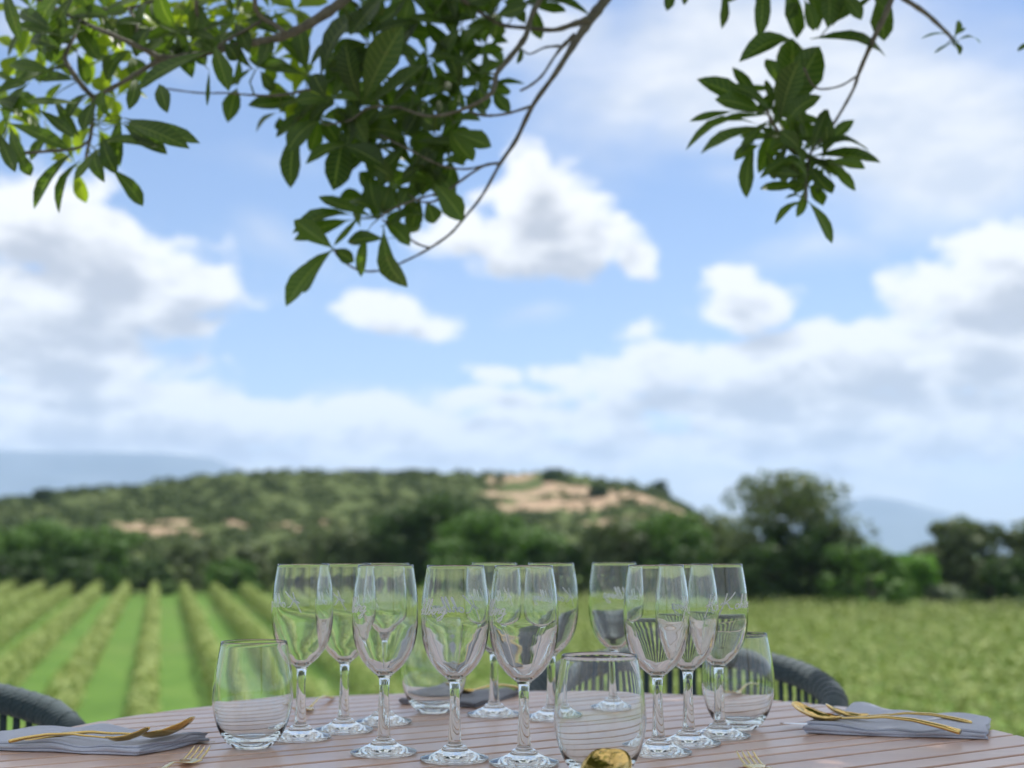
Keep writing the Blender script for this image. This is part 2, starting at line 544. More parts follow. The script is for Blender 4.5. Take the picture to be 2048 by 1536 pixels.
TG = 'trees and bushes along the far edge of the vineyard'
TREES = [
 # name, px, top, width, Y, hue, label, category
 ('tree', -60, 1040, 260, 126, 'mid', 'dark rounded tree cut by the left edge of the photo', 'tree'),
 ('tree', 85, 1036, 250, 130, 'mid', 'wide mid-green tree, second from the left edge', 'tree'),
 ('tree', 205, 1052, 190, 124, 'mid', 'rounded green tree beside the left end of the pinkish bare slope', 'tree'),
 ('bush', 30, 1105, 190, 119, 'dark', 'low dark bush at the left edge behind the first vine rows', 'bush'),
 ('bush', 150, 1118, 170, 118, 'dark', 'low dark bush right of the one at the left edge', 'bush'),
 ('bush', 290, 1120, 150, 118, 'dark', 'dark bush behind the tip of the upright vine row', 'bush'),
 ('bush', 385, 1080, 150, 126, 'olive', 'grey-olive bush just right of the pinkish bare slope', 'bush'),
 ('bush', 468, 1118, 130, 119, 'mid', 'bright rounded bush left of the wine glasses', 'bush'),
 ('tree', 505, 1080, 150, 128, 'olive', 'olive-green tree above the rim of the leftmost wine glass', 'tree'),
 ('tree', 600, 1082, 150, 124, 'olive', 'muted green tree above the two leftmost wine glasses', 'tree'),
 ('tree', 690, 1052, 170, 122, 'olive', 'grey-green tree left of the darkest tall trees', 'tree'),
 ('tree', 785, 1012, 190, 124, 'dark', 'dark tall tree left of centre', 'tree'),
 ('tree', 868, 985, 200, 122, 'dark', 'tallest dark tree at the centre below the hilltop', 'tree'),
 ('tree', 965, 1020, 190, 116, 'mid', 'fresh green tree just right of the tallest central tree', 'tree'),
 ('bush', 905, 1075, 170, 112, 'mid', 'low green bush in front of the tallest central tree', 'bush'),
 ('tree', 1065, 1050, 170, 114, 'mid', 'rounded green tree below the sandy slope', 'tree'),
 ('tree', 1150, 1085, 150, 110, 'dark', 'low dark tree in the dip below the sandy slope', 'tree'),
 ('tree', 1245, 1036, 180, 106, 'olive', 'olive-green tree under the right half of the sandy slope', 'tree'),
 ('tree', 1330, 1022, 180, 104, 'mid', 'soft green tree at the right foot of the sandy slope', 'tree'),
 ('tree', 1415, 1012, 150, 108, 'olive', 'grey-green tree touching the left side of the big willow-like tree', 'tree'),
 ('bush', 1415, 1090, 190, 96, 'dark', 'dark bush at the lower left of the big willow-like tree', 'bush'),
 ('tree', 1560, 936, 330, 96, 'olive', 'biggest rounded willow-like tree right of the wine glasses', 'tree'),
 ('tree', 1625, 1035, 240, 94, 'dark', 'sloping dark shoulder tree at the right side of the biggest tree', 'tree'),
 ('bush', 1520, 1085, 200, 91, 'dark', 'dark bush at the foot of the biggest tree', 'bush'),
 ('bush', 1740, 1088, 260, 88, 'mid', 'wide green bush below the blue mountain on the right', 'bush'),
 ('bush', 1820, 1108, 140, 89, 'bright', 'brighter, smaller green bush left of the silvery bush', 'bush'),
 ('tree', 1925, 1028, 170, 94, 'olive', 'spiky-topped dark tree near the right edge', 'tree'),
 ('bush', 1860, 1085, 120, 97, 'olive', 'grey-green bush left of the spiky-topped tree', 'bush'),
 ('tree', 2050, 1032, 150, 93, 'olive', 'pale green tree cut by the right edge of the photo', 'tree'),
 ('bush', 1985, 1115, 170, 90, 'dark', 'dark low bush at the far right corner of the field', 'bush'),
 ('bush', 1885, 1172, 70, 88, 'grey', 'small silvery bush in front of the spiky-topped tree', 'bush'),
]
for (nm, px, top, w, Y, hue, lab, cat) in TREES:
    big = w > 150 and nm == 'tree'
    tree(nm, px, top, w, Y, hue, lab, cat, TG, lobes=30 if big else 18, dens=120 if big else 90)

# single trees on the ridge
for (px, top, w, lab) in [(1103, 938, 60, 'dark round shrub tree on the hilltop above the sandy slope'),
                          (1318, 962, 46, 'small dark pointed tree on the right shoulder of the hill'),
                          (1195, 972, 44, 'dark shrub standing on the bare sandy slope'),
                          (90, 978, 50, 'small dark tree on the left end of the hill skyline')]:
    X, Y = plan(px, top + 22)
    Y = min(Y, 399)
    bz = float(hill_z(X, Y)) - .3
    tree('tree', px, top, w, Y, 'dark', lab, 'tree', 'lone trees on the hill', lobes=10, dens=50, base=bz, qs=.8)

# scrub covering the hill
n = 7600
X = rng.uniform(-260, 110, n); Y = 218 + (RY + 6 - 218) * rng.uniform(0, 1, n)
sandv = np.full(n, -9.0)
for (sx, sy, rx, ry) in SAND:
    sandv = np.maximum(sandv, 1 - np.sqrt(((X - sx) / rx) ** 2 + ((Y - sy) / ry) ** 2))
sandv += (vnoise(X / 7, Y / 7, 5) - .5) * .7
clump = vnoise(X / 13, Y / 17, 9)
keep = (rng.uniform(0, 1, n) < np.where(sandv > -.02, .17, .42 + .5 * clump))
X, Y = X[keep], Y[keep]; Z = hill_z(X, Y)
C = []; N = []; S = []
for x, y, z in zip(X, Y, Z):
    s = rng.uniform(.7, 2.1); k = 26
    d = rng.normal(0, 1, (k, 3)); d /= np.linalg.norm(d, axis=1, keepdims=True); d[:, 2] = np.abs(d[:, 2])
    C.append(np.array([x, y, z]) + d * s * np.array([1.25, 1.25, .85]) * rng.uniform(.6, 1, (k, 1))); N.append(d); S.append(np.full(k, s * .42))
v, f = quads(np.concatenate(C), np.concatenate(N), np.concatenate(S), .4)
o = link('hillside_scrub', mesh_np('hillside_scrub', v, f), M['scrub'])
tag(o, 'low green scrub covering the hill behind the vineyard', 'scrub', kind='stuff')

# ------------------------------------------------------------------ vineyard
CA, SA = math.cos(R(15.05)), math.sin(R(15.05))
VLAB = {-6: 'vine row at the far left edge, only its tip showing', -5: 'vine row at the left edge, just right of the leftmost tip',
        -4: 'short vine row running off the left edge, third from the left', -3: 'vine row running off the left edge, fourth from the left',
        -2: 'vine row sloping down to the lower left corner', -1: 'vine row ending behind the left chair',
        0: 'vine row pointing straight away, upright in the photo', 1: 'vine row passing behind the leftmost stemless glass',
        2: 'vine row passing behind the leftmost wine glass', 3: 'vine row tip showing between the leftmost wine glasses'}
LONE = {}
for k in range(-7, 26):
    s = -.3 + 2.43 * k
    ox, oy = s * CA, s * SA
    # clip to start line Y = 15 and far boundary Y = 101 - .45 X
    t0 = (15 - oy) / CA
    t1 = (101 - .45 * ox - oy) / (CA - .45 * SA)
    if k > 12: t0 = max(t0, (0.3 * ox))
    if t1 - t0 < 5: continue
    L = t1 - t0
    n = int(L * 85)
    t = rng.uniform(0, L, n)
    ang = rng.uniform(-.25, math.pi + .25, n)
    hh = 1.1 + .16 * (vnoise(t / 1.3, np.full(n, k * 3.7), 4) - .5) + .10 * (vnoise(t / .5, np.full(n, k * 1.7), 6) - .5)
    ww = .40 + .14 * (vnoise(t / 1.1, np.full(n, k * 9.1), 7) - .5)
    rad = rng.uniform(.6, 1.05, n)
    cx = np.cos(ang) * ww * rad * (1 + .15 * np.sin(ang))
    zb = .35 + (np.sin(ang).clip(0, 1) ** .6) * (hh - .05) * rad
    zb = np.where(rng.uniform(0, 1, n) < .30, rng.uniform(.12, .8, n), zb)
    C = np.stack([cx, t, zb], 1); N = np.stack([np.cos(ang), np.zeros(n), np.sin(ang) + .5], 1)
    v, f = quads(C, N, rng.uniform(.08, .155, n), .45, .95)
    # local -> terrain
    y = (oy + (t0 + v[:, 1]) * CA)
    v[:, 2] += np.vectorize(ground_z)(0, y)
    sx, sy = ox - t0 * SA, oy + t0 * CA
    root = link('vine_row', mesh_np('vine_row', v, f), M['vine'])
    root.location = (sx, sy, 0); root.rotation_euler = (0, 0, R(15.05))
    if k in VLAB:
        tag(root, VLAB[k], 'vine row', 'vine rows of the vineyard')
    elif k < -6:
        tag(root, 'vine row beyond the left edge of the photo', 'vine row', 'vine rows of the vineyard')
    elif k <= 7:
        tag(root, 'vine row seen only through the glasses left of centre', 'vine row', 'vine rows behind the glasses')
    else:
        tag(root, 'yellow-green vine row of the field on the right, where rows merge', 'vine row', 'merging vine rows on the right')

# ------------------------------------------------------------------ table
TC = Vector((.018, 1.524)); TR = .600; TA = R(33.4)
tu = Vector((math.cos(TA), math.sin(TA))); tn = Vector((-math.sin(TA), math.cos(TA)))
c0 = TC.dot(tn)
gaps = [.700, .742, .785, .832, .874, .9124, .9547, 1.0155, 1.0632, 1.1001, 1.148, 1.193, 1.238, 1.288, 1.349, 1.3814, 1.43, 1.478, 1.526, 1.571, 1.618, 1.664, 1.710, 1.757, 1.801, 1.842]
table = empty('table', (TC.x, TC.y, 0)); tag(table, 'round brown slatted wooden table carrying the glasses', 'table')
bm = bmesh.new()
edges_v = [c0 - TR] + [g for g in gaps if abs(g - c0) < TR - .012] + [c0 + TR]
for i in range(len(edges_v) - 1):
    a, bq = edges_v[i], edges_v[i + 1]
    ga = .011 if abs(a - 1.288) < 1e-6 else .0068; gb = .011 if abs(bq - 1.288) < 1e-6 else .0068
    if i > 0: a += ga / 2
    if i < len(edges_v) - 2: bq -= gb / 2
    a -= c0; bq -= c0
    K = 7; pts = []
    for k in range(K):
        vq = a + (bq - a) * k / (K - 1); pts.append((math.sqrt(max(0, TR ** 2 - vq ** 2)), vq))
    for k in range(K):
        vq = bq + (a - bq) * k / (K - 1); pts.append((-math.sqrt(max(0, TR ** 2 - vq ** 2)), vq))
    clean = []
    for p in pts:
        if not clean or (abs(p[0] - clean[-1][0]) + abs(p[1] - clean[-1][1])) > 1e-5: clean.append(p)
    if (abs(clean[0][0] - clean[-1][0]) + abs(clean[0][1] - clean[-1][1])) < 1e-5: clean.pop()
    dz = rnd.uniform(-.0003, 0)
    top = [bm.verts.new((tu.x * p[0] + tn.x * p[1], tu.y * p[0] + tn.y * p[1], TZ + dz)) for p in clean]
    bot = [bm.verts.new((vv_.co.x, vv_.co.y, TZ - .021)) for vv_ in top]
    bm.faces.new(top); bm.faces.new(bot[::-1])
    nn = len(top)
    for k in range(nn): bm.faces.new((top[k], bot[k], bot[(k + 1) % nn], top[(k + 1) % nn]))
bmesh.ops.recalc_face_normals(bm, faces=bm.faces)
me = bpy.data.meshes.new('tabletop'); bm.to_mesh(me); bm.free()
o = link('tabletop', me, M['wood'], table)
bv = o.modifiers.new('bevel', 'BEVEL'); bv.width = .0013; bv.segments = 2; bv.limit_method = 'ANGLE'
mb = MB()
for q in (-.34, 0, .34):   # battens under the slats
    p = [(tn.x * w + tu.x * q, tn.y * w + tu.y * q) for w in (-.46, .46)]
    mb.tube([(p[0][0], p[0][1], TZ - .036), (p[1][0], p[1][1], TZ - .036)], .0145, 8)
mb.build('batten', M['wood'], table)
for a in range(4):
    th = TA + R(45) + a * R(90); mb = MB()
    mb.tube([(math.cos(th) * .40, math.sin(th) * .40, TZ - .05), (math.cos(th) * .43, math.sin(th) * .43, .4), (math.cos(th) * .46, math.sin(th) * .46, .001)], [.026, .024, .02], 12)
    mb.build('leg', M['metal'], table)

# ------------------------------------------------------------------ glasses
def lathe(name, prof, mat, parent=None, seg=96):
    v = []; f = []
    n = len(prof); rings = []
    for (r, z) in prof:
        if r < 1e-6:
            rings.append([len(v)]); v.append((0, 0, z))
        else:
            rings.append(list(range(len(v), len(v) + seg)))
            for k in range(seg):
                a = 2 * math.pi * k / seg; v.append((r * math.cos(a), r * math.sin(a), z))
    for i in range(n - 1):
        A, B = rings[i], rings[i + 1]
        for k in range(seg):
            k2 = (k + 1) % seg
            if len(A) == 1 and len(B) > 1: f.append((A[0], B[k2], B[k]))
            elif len(B) == 1 and len(A) > 1: f.append((A[k], A[k2], B[0]))
            elif len(A) > 1: f.append((A[k], A[k2], B[k2], B[k]))
    return mesh_py(name, v, f)


def sp(pts, n=5):
    return [(max(0, float(a[0])), float(a[1])) for a in spline(pts, n)]


mmv = lambda P: [(a / 1000, z / 1000) for a, z in P]
# all profiles run so that outward faces are outside (bottom axis -> outside -> rim -> inside axis)
OUT = mmv([(5.9, 78), (6.4, 81), (8.2, 84), (13.2, 88), (19.2, 93.5), (25.9, 102), (31.1, 112), (34.4, 123), (36.2, 135), (36.6, 148), (36.4, 161), (35.2, 175), (33.3, 189), (31.0, 203.6)])
INN = mmv([(29.9, 203.6), (32.0, 189), (33.9, 175), (35.1, 161), (35.2, 148), (34.4, 138.5), (32.9, 131), (30.6, 122.5), (26.4, 112), (20.8, 102.5), (15.6, 96.5), (9.8, 91.2), (4.0, 88.7), (0, 88.0)])
bowl_prof = sp(OUT, 5) + [(.0308, .2046), (.03045, .2049), (.0301, .2046)] + sp(INN, 5)
stem_prof = sp(mmv([(7.2, 20), (6.9, 24), (6.4, 32), (5.8, 44), (5.4, 56), (5.3, 66), (5.5, 73), (5.9, 78)]), 5)
foot_prof = [(0, .0022), (.012, .0020), (.026, .0012), (.0335, .0004), (.0350, .0004)] + sp(mmv([(36.2, 1.2), (36.6, 2.4), (36.0, 3.6), (33, 4.6), (27, 6.2), (20, 8.8), (15.5, 11.2), (13.4, 13.2), (12.4, 14.6), (10.6, 15.4), (8.6, 16.6), (7.6, 18.2), (7.2, 20)]), 4)
me_bowl = lathe('wine_bowl', bowl_prof, None); me_stem = lathe('wine_stem', stem_prof, None, seg=48); me_foot = lathe('wine_foot', foot_prof, None)
for q in (me_bowl, me_stem, me_foot): q.materials.append(M['glass'])


def bowl_r(z):
    zs = [p[1] for p in OUT]; rs = [p[0] for p in OUT]
    return float(np.interp(z, zs, rs))


# script lettering as pen strokes (units: x-height = 1)
GL = {
 'K': (2.5, [[(.25, 3.3), (.1, 1.6), (-.25, -.3), (-.45, -1.1)], [(1.95, 3.4), (1.2, 2.3), (.2, 1.25), (.0, 1.15)], [(.0, 1.15), (.5, 1.35), (1.0, .8), (1.5, .15), (2.2, .0)], [(-.6, .9), (-.2, 1.3), (.3, 1.1)]]),
 'o': (1.1, [[(.6, .95), (.15, .85), (.05, .35), (.4, .0), (.85, .3), (.8, .8), (.55, 1.0), (1.05, .75)]]),
 'h': (1.2, [[(.0, .2), (.45, 1.6), (.65, 2.6), (.4, 2.7), (.2, 1.4), (.1, .0)], [(.1, .1), (.35, .8), (.7, .95), (.75, .5), (.8, .05), (1.15, .2)]]),
 'l': (.75, [[(.0, .2), (.45, 1.5), (.6, 2.6), (.38, 2.7), (.2, 1.3), (.25, .1), (.5, .0), (.75, .3)]]),
 'b': (1.05, [[(.0, .3), (.45, 1.5), (.6, 2.6), (.36, 2.6), (.18, 1.2), (.2, .1), (.6, .0), (.85, .5), (.6, .9), (.3, .6)], [(.75, .75), (1.1, .7)]]),
 'e': (.9, [[(.05, .4), (.5, .55), (.7, .85), (.4, 1.0), (.1, .6), (.2, .1), (.55, .0), (.95, .35)]]),
 'r': (.9, [[(.0, .3), (.2, 1.05), (.35, .85), (.7, .9), (.55, .4), (.6, .05), (.95, .25)]]),
 'g': (1.2, [[(.75, .95), (.3, 1.0), (.1, .5), (.35, .1), (.7, .4), (.85, .95), (.7, .0), (.45, -1.0), (-.1, -1.25), (-.25, -.9), (.4, -.4), (1.2, .2)]]),
}


def lettering(starts, flip=0):
    """thin frosted strokes lying on the outside of the bowl"""
    mb = MB(); u = .0062
    for st in starts:
        x = 0.0
        for ch in 'Kohlberg':
            adv, strokes = GL[ch]
            for s in strokes:
                pts = spline(s, 5)
                P = []
                for p in pts:
                    yy = p[1] * u * .92; xx = (x + p[0]) * u + yy * .28
                    z = .1515 + yy + xx * .06
                    r = bowl_r(z) + .00025
                    th = R(st) + xx / .0360
                    P.append((th, z, r))
                L = []; Rr = []
                w = .0008
                for i in range(len(P)):
                    a = P[max(0, i - 1)]; b_ = P[min(len(P) - 1, i + 1)]
                    dx = (b_[0] - a[0]) * .036; dz = b_[1] - a[1]; l = math.hypot(dx, dz) or 1
                    nx_, nz_ = -dz / l * w, dx / l * w
                    for sgn, tgt in ((1, L), (-1, Rr)):
                        th = P[i][0] + sgn * nx_ / .036; z = P[i][1] + sgn * nz_
                        r = bowl_r(z) + .00022
                        tgt.append((r * math.sin(th), -r * math.cos(th), z))
                n = len(L)
                mb.add(L + Rr, [(i, n + i, n + i + 1, i + 1) for i in range(n - 1)])
            x += adv
    return mesh_py('script_lettering', mb.v, mb.f)


GG = 'stemmed wine glasses with etched script'
WG = [
 ((600, 1478), [190], 'stemmed wine glass directly behind the leftmost stemless tumbler'),
 ((687, 1463), [186], 'stemmed wine glass between the leftmost one and the front left one, set back'),
 ((767, 1508), [-129], 'front left stemmed wine glass, leftmost of the three nearest the camera on the left'),
 ((767, 1447), [205], 'stemmed wine glass hidden behind the front left one'),
 ((909, 1521), [-109, 139], 'front wine glass in the middle of the left group, script on both sides'),
 ((988, 1431), [150], 'far wine glass seen between the two front middle ones'),
 ((1048, 1529), [-125], 'nearest stemmed wine glass, just left of the front tumbler'),
 ((1103, 1438), [125], 'far wine glass right of the nearest one, behind the front tumbler edge'),
 ((1231, 1423), [112], 'far wine glass whose stem shows through the front tumbler'),
 ((1317, 1508), [57], 'front wine glass of the right group, just right of the front tumbler'),
 ((1378, 1489), [40], 'middle wine glass of the diagonal line of three on the right'),
 ((1440, 1474), [9], 'rightmost stemmed wine glass, beside the right tumbler'),
]
for (px, py), starts, lab in WG:
    p = W(px, py)
    az = math.atan2(p.x, p.y)                 # glass turned as it stands relative to its place on the table
    root = empty('wine_glass', (p.x, p.y, TZ + .0002), -az)
    tag(root, lab, 'wine glass', GG)
    bo = link('bowl', me_bowl, None, root); link('stem', me_stem, None, root); link('foot', me_foot, None, root)
    link('lettering', lettering(starts), M['etch'], bo)

TO = mmv([(22, 1.6), (24.5, 3.2), (28.5, 6.6), (34, 14), (39, 24), (43.2, 38), (45.4, 53), (45.2, 66), (43.8, 80), (41.2, 97), (37.5, 117)])
TI = mmv([(36.3, 117), (40, 97), (42.6, 80), (43.9, 66), (44.0, 53), (41.6, 38), (37, 24.5), (31, 16), (24, 10.6), (14, 8.0), (0, 7.4)])
tum_prof = [(0, .0016), (.014, .0013), (.018, .0004), (.0205, .0004)] + sp(TO, 5) + [(.0373, .1178), (.0369, .118), (.0365, .1177)] + sp(TI, 5)
me_tum = lathe('tumbler_glass', tum_prof, None); me_tum.materials.append(M['glass'])
for (px, py), lab in [((503, 1495), 'stemless glass tumbler standing alone at the left of the wine glasses'),
                      ((867, 1425), 'far stemless tumbler on the dark napkin edge behind the wine glasses'),
                      ((1201, 1555), 'nearest stemless tumbler, cut by the bottom edge behind a gold spoon'),
                      ((1478, 1458), 'stemless glass tumbler at the right end of the glasses')]:
    p = W(px, py); o = link('tumbler', me_tum); o.location = (p.x, p.y, TZ + .0002)
    tag(o, lab, 'tumbler', 'stemless glass tumblers')

# ------------------------------------------------------------------ napkins
def napkin(name, quad, layers, th, mat, label, seed, sag=0.0):
    """quad: four world points FL, FR, BR, BL on the table. A cloth strip folded back and forth."""
    FL, FR, BR, BL = [Vector(q) for q in quad]
    prof = []                          # centre line of the folded strip in (v, z): v 0 front .. 1 back
    dv = th * .45 / max(.02, (BL - FL).length)
    for k in range(layers):
        z = th * (.55 + k * 1.02)
        fwd = (k % 2 == 0)
        a = .0 if fwd else 1.0; bq = 1.0 - a
        sh = .012 * k * (1 if fwd else -1)
        vals = np.linspace(a, bq, 26)
        for v_ in vals: prof.append((v_ * (1 - .015 * k) + .006 * k, z))
        if k < layers - 1:
            e = bq * (1 - .015 * k) + .006 * k
            sgn = 1 if fwd else -1
            for ang in np.linspace(-75, 75, 6):
                prof.append((e + sgn * dv * 1.3 * math.cos(R(ang)), z + th * .51 + th * .51 * math.sin(R(ang))))
    NU = 60; nP = len(prof)
    verts = []
    def pos(u, v_, z):
        p = (FL * (1 - u) + FR * u) * (1 - v_) + (BL * (1 - u) + BR * u) * v_
        p = p.copy()
        w = math.sin(u * 9 + seed) * .0016 + math.sin(u * 23 + seed * 2 + v_ * 3) * .0006
        lift = (z / (layers * th))
        p.z = TZ + .0004 + z + lift * (w + .0015 * math.sin(v_ * 7 + u * 5 + seed) + .0011 * math.sin(u * 17 - v_ * 12)) + lift * .0022 * abs(math.sin(u * 3.1 + seed))
        p += (FR - FL).normalized() * (.0025 * math.sin(v_ * 8 + z * 900 + seed)) * (abs(u - .5) * 2)
        p.y += .0022 * math.sin(u * 8 + seed) + .0013 * math.sin(u * 19 + seed + z * 400)
        return p
    h = th * .46
    # offset the centre line both ways
    top = []; bot = []
    for i, (v_, z) in enumerate(prof):
        a = prof[max(0, i - 1)]; c = prof[min(nP - 1, i + 1)]
        Ld = (BL - FL).length
        d = Vector(((c[0] - a[0]) * Ld, c[1] - a[1])).normalized(); nrm = Vector((-d.y, d.x))
        top.append((v_ + nrm.x * h / Ld, z + nrm.y * h)); bot.append((v_ - nrm.x * h / Ld, z - nrm.y * h))
    loop = top + bot[::-1]; m_ = len(loop)
    for i in range(NU + 1):
        for (v_, z) in loop: verts.append(pos(i / NU, v_, z))
    faces = []
    for i in range(NU):
        for k in range(m_):
            k2 = (k + 1) % m_; faces.append((i * m_ + k, i * m_ + k2, (i + 1) * m_ + k2, (i + 1) * m_ + k))
    for base in (0, NU * m_):          # end caps as a strip between both sides
        for k in range(nP - 1):
            a, b_, c, d = base + k, base + k + 1, base + m_ - 2 - k, base + m_ - 1 - k
            faces.append((a, b_, c, d))
    cen = sum(((FL, FR, BR, BL)[k] for k in range(4)), Vector()) / 4
    verts = [v - cen for v in verts]
    o = link(name, mesh_py(name, verts, faces), mat); o.location = cen
    tag(o, label, 'napkin', 'folded cloth napkins')
    return o


napkin('napkin', [W(1610, 1468), W(1973, 1480), W(1979, 1448), W(1716, 1425)], 4, .0021, M['napkin'], 'folded grey napkin on the right side of the table under two gold spoons', 1.3)
napkin('napkin', [W(-75, 1499), W(278, 1512), W(415, 1484), W(75, 1464)], 4, .0021, M['napkin'], 'folded grey napkin at the left edge of the table under gold spoons', 4.1)
napkin('napkin', [W(800, 1409), W(950, 1416), W(1040, 1390), W(905, 1381)], 3, .0018, M['napkin_dark'], 'darker folded napkin at the far side behind the middle glasses', 2.2)

# ------------------------------------------------------------------ cutlery (gold)
def spoon_meshes(w=.0205, lb=.062):
    nx_, ny_ = 22, 14
    def zc(x): return float(np.interp(x, [0, .012, .03, .048, .062, .085, .115, .15, .185, .205], [.017, .0105, .0045, .0022, .0036, .0085, .0125, .0115, .0060, .0014]))
    v = []; f = []
    for side in (0, 1):
        for i in range(nx_ + 1):
            t = i / nx_; x = lb * (1 - math.cos(math.pi * t)) / 2
            ww = max(.0022 if t > .9 else .0008, w * math.sin(math.pi * min(1, t * .97 + .012)) ** .62 * (1 - .18 * (t - .4)))
            for j in range(ny_ + 1):
                s = -1 + 2 * j / ny_
                dep = .0062 * (1 - s * s) * math.sin(math.pi * min(1, t)) ** .7
                v.append((x, s * ww, zc(x) + .0062 - dep - (0 if side == 0 else .0011)))
    st = ny_ + 1; off = (nx_ + 1) * st
    for i in range(nx_):
        for j in range(ny_):
            a = i * st + j
            f.append((a, a + st, a + st + 1, a + 1)); f.append((off + a, off + a + 1, off + a + st + 1, off + a + st))
        for j in (0, ny_):
            a = i * st + j; f.append((a, a + st, off + a + st, off + a) if j else (a, off + a, off + a + st, a + st))
    for i in (0, nx_):
        for j in range(ny_):
            a = i * st + j; f.append((a, a + 1, off + a + 1, off + a))
    bowl = mesh_py('spoon_bowl', v, f)
    mb = MB(); P = []; rr = []
    for x in np.linspace(lb - .003, .205, 26):
        P.append((x, 0, zc(x) + (.0058 * max(0, 1 - (x - lb) / .03)) * .6)); rr.append(.0034 + .0034 * max(0, (x - .08) / .1))
    mb.tube(P, rr, 12, flat=.42)
    return bowl, mesh_py('spoon_handle', mb.v, mb.f)


sb_me, sh_me = spoon_meshes(); sb_me.materials.append(M['gold']); sh_me.materials.append(M['gold'])


def place(root, tip, tail, z0=None, roll=0.0, pitch=0.0):
    """put local origin at tip and +X towards tail"""
    tip = Vector(tip); tail = Vector(tail); d = tail - tip
    root.location = tip
    root.rotation_euler = (roll, pitch, math.atan2(d.y, d.x))


def spoon(tip, tail, label, roll=0, pitch=0, scale=1.0):
    r = empty('spoon', (0, 0, 0)); place(r, tip, tail, roll=roll, pitch=pitch); r.scale = (scale,) * 3
    link('spoon_bowl', sb_me, None, r); link('handle', sh_me, None, r)
    tag(r, label, 'spoon', 'gold spoons'); return r


def fork_meshes():
    mb = MB()
    def zc(x): return float(np.interp(x, [0, .02, .045, .06, .075, .11, .15, .20], [.011, .0058, .0022, .0020, .0045, .0105, .0095, .0016]))
    for k in range(4):
        y = (k - 1.5) * .0058
        P = [(x, y * (1 if x > .004 else .94), zc(x)) for x in np.linspace(0, .046, 10)]
        mb.tube(P, [.0005, .0009, .0012] + [.0014] * 7, 8, flat=.75)
    tines = mb
    hb = MB(); P = []; rr = []
    for x in np.linspace(.043, .072, 10):
        t = (x - .043) / .029; P.append((x, 0, zc(x))); rr.append(.0102 * (1 - t) ** .8 + .0024)
    hb.tube(P, rr, 14, flat=.13)
    P = []; rr = []
    hd = MB()
    for x in np.linspace(.069, .200, 20): P.append((x, 0, zc(x))); rr.append(.0022 + .0021 * max(0, (x - .1) / .1))
    hd.tube(P, rr, 10, flat=.42)
    out = []
    for nm, q in (('fork_tines', tines), ('fork_neck', hb), ('fork_handle', hd)):
        me = mesh_py(nm, q.v, q.f); me.materials.append(M['gold']); out.append(me)
    return out


ft_me, fn_me, fh_me = fork_meshes()


def fork(tip, tail, label, roll=0, pitch=0):
    r = empty('fork', (0, 0, 0)); place(r, tip, tail, roll=roll, pitch=pitch)
    link('tines', ft_me, None, r); link('neck', fn_me, None, r); link('handle', fh_me, None, r)
    tag(r, label, 'fork', 'gold forks'); return r


def knife(tip, tail, label, mat=M['gold']):
    r = empty('knife', (0, 0, 0)); place(r, tip, tail)
    v = []; f = []
    n = 16
    for i in range(n + 1):
        t = i / n; x = .105 * t
        w = .0085 * min(1, (t * 3.2)) ** .6
        z = .0016 + .004 * max(0, .25 - t)
        for (y, dz) in ((-w * .9, 0), (0, .0007), (w * .35, .0009), (w * .35, -.0009), (0, -.0007)): v.append((x, y, z + dz))
    for i in range(n):
        for k in range(5): a = i * 5 + k; b_ = i * 5 + (k + 1) % 5; f.append((a, b_, b_ + 5, a + 5))
    f.append((0, 1, 2, 3, 4)); f.append(tuple(n * 5 + k for k in (4, 3, 2, 1, 0)))
    link('blade', mesh_py('knife_blade', v, f, False), mat, r)
    mb = MB(); mb.tube([(.100, 0, .0022), (.115, 0, .004), (.16, 0, .0045), (.215, 0, .0035)], [.003, .0032, .0042, .0048], 10, flat=.5)
    mb.build('handle', mat, r)
    tag(r, label, 'knife', 'gold knives'); return r


NZ = TZ + .0098
# right napkin
spoon(W(1588, 1441, NZ), W(1915, 1466, NZ), 'gold spoon nearest the edge of the right napkin, bowl tipped up to the left')
spoon(W(1652, 1439, NZ), W(1900, 1446, NZ), 'second gold spoon lying behind the first on the right napkin', scale=.85)
knife(W(1560, 1451, TZ + .002), W(1800, 1446, TZ + .002), 'thin knife poking out left from under the right napkin', M['steel'])
# left napkin
spoon(V(388, 1475, W(388, 1480, NZ).y), W(105, 1481, NZ), 'large gold spoon on the left napkin, bowl tipped up to the right', roll=R(8), pitch=R(3))
spoon(V(296, 1486, W(296, 1488, NZ).y), W(100, 1487, NZ), 'smaller gold spoon in front on the left napkin', scale=.75, roll=R(8))
knife(W(430, 1488, TZ + .0005), W(200, 1478, TZ + .0005), 'thin knife tip poking out right from under the left napkin', M['steel'])
fork(W(405, 1512, TZ + .0005), W(320, 1560, TZ + .0005), 'gold fork below the left napkin, cut by the bottom edge')
fork(W(1489, 1522, TZ + .0005), W(1590, 1592, TZ + .0005), 'gold fork at the bottom edge right of the wine glasses')
# in front of the near tumbler
spoon(V(1222, 1556, 1.235), V(1150, 1668, 1.05), 'gold spoon at the bottom edge in front of the nearest tumbler', scale=1.15, roll=0)
# far side
fork(W(1452, 1402, TZ + .0005), W(1522, 1379, TZ + .0005), 'gold fork seen through the right tumbler', pitch=0)
fork(W(594, 1431, TZ + .0005), W(677, 1393, TZ + .0005), 'fork lying near the far left rim, only its thin handle in view')
spoon(W(900, 1393, NZ), W(1010, 1380, NZ), 'gold spoon on the dark far napkin', scale=.75)

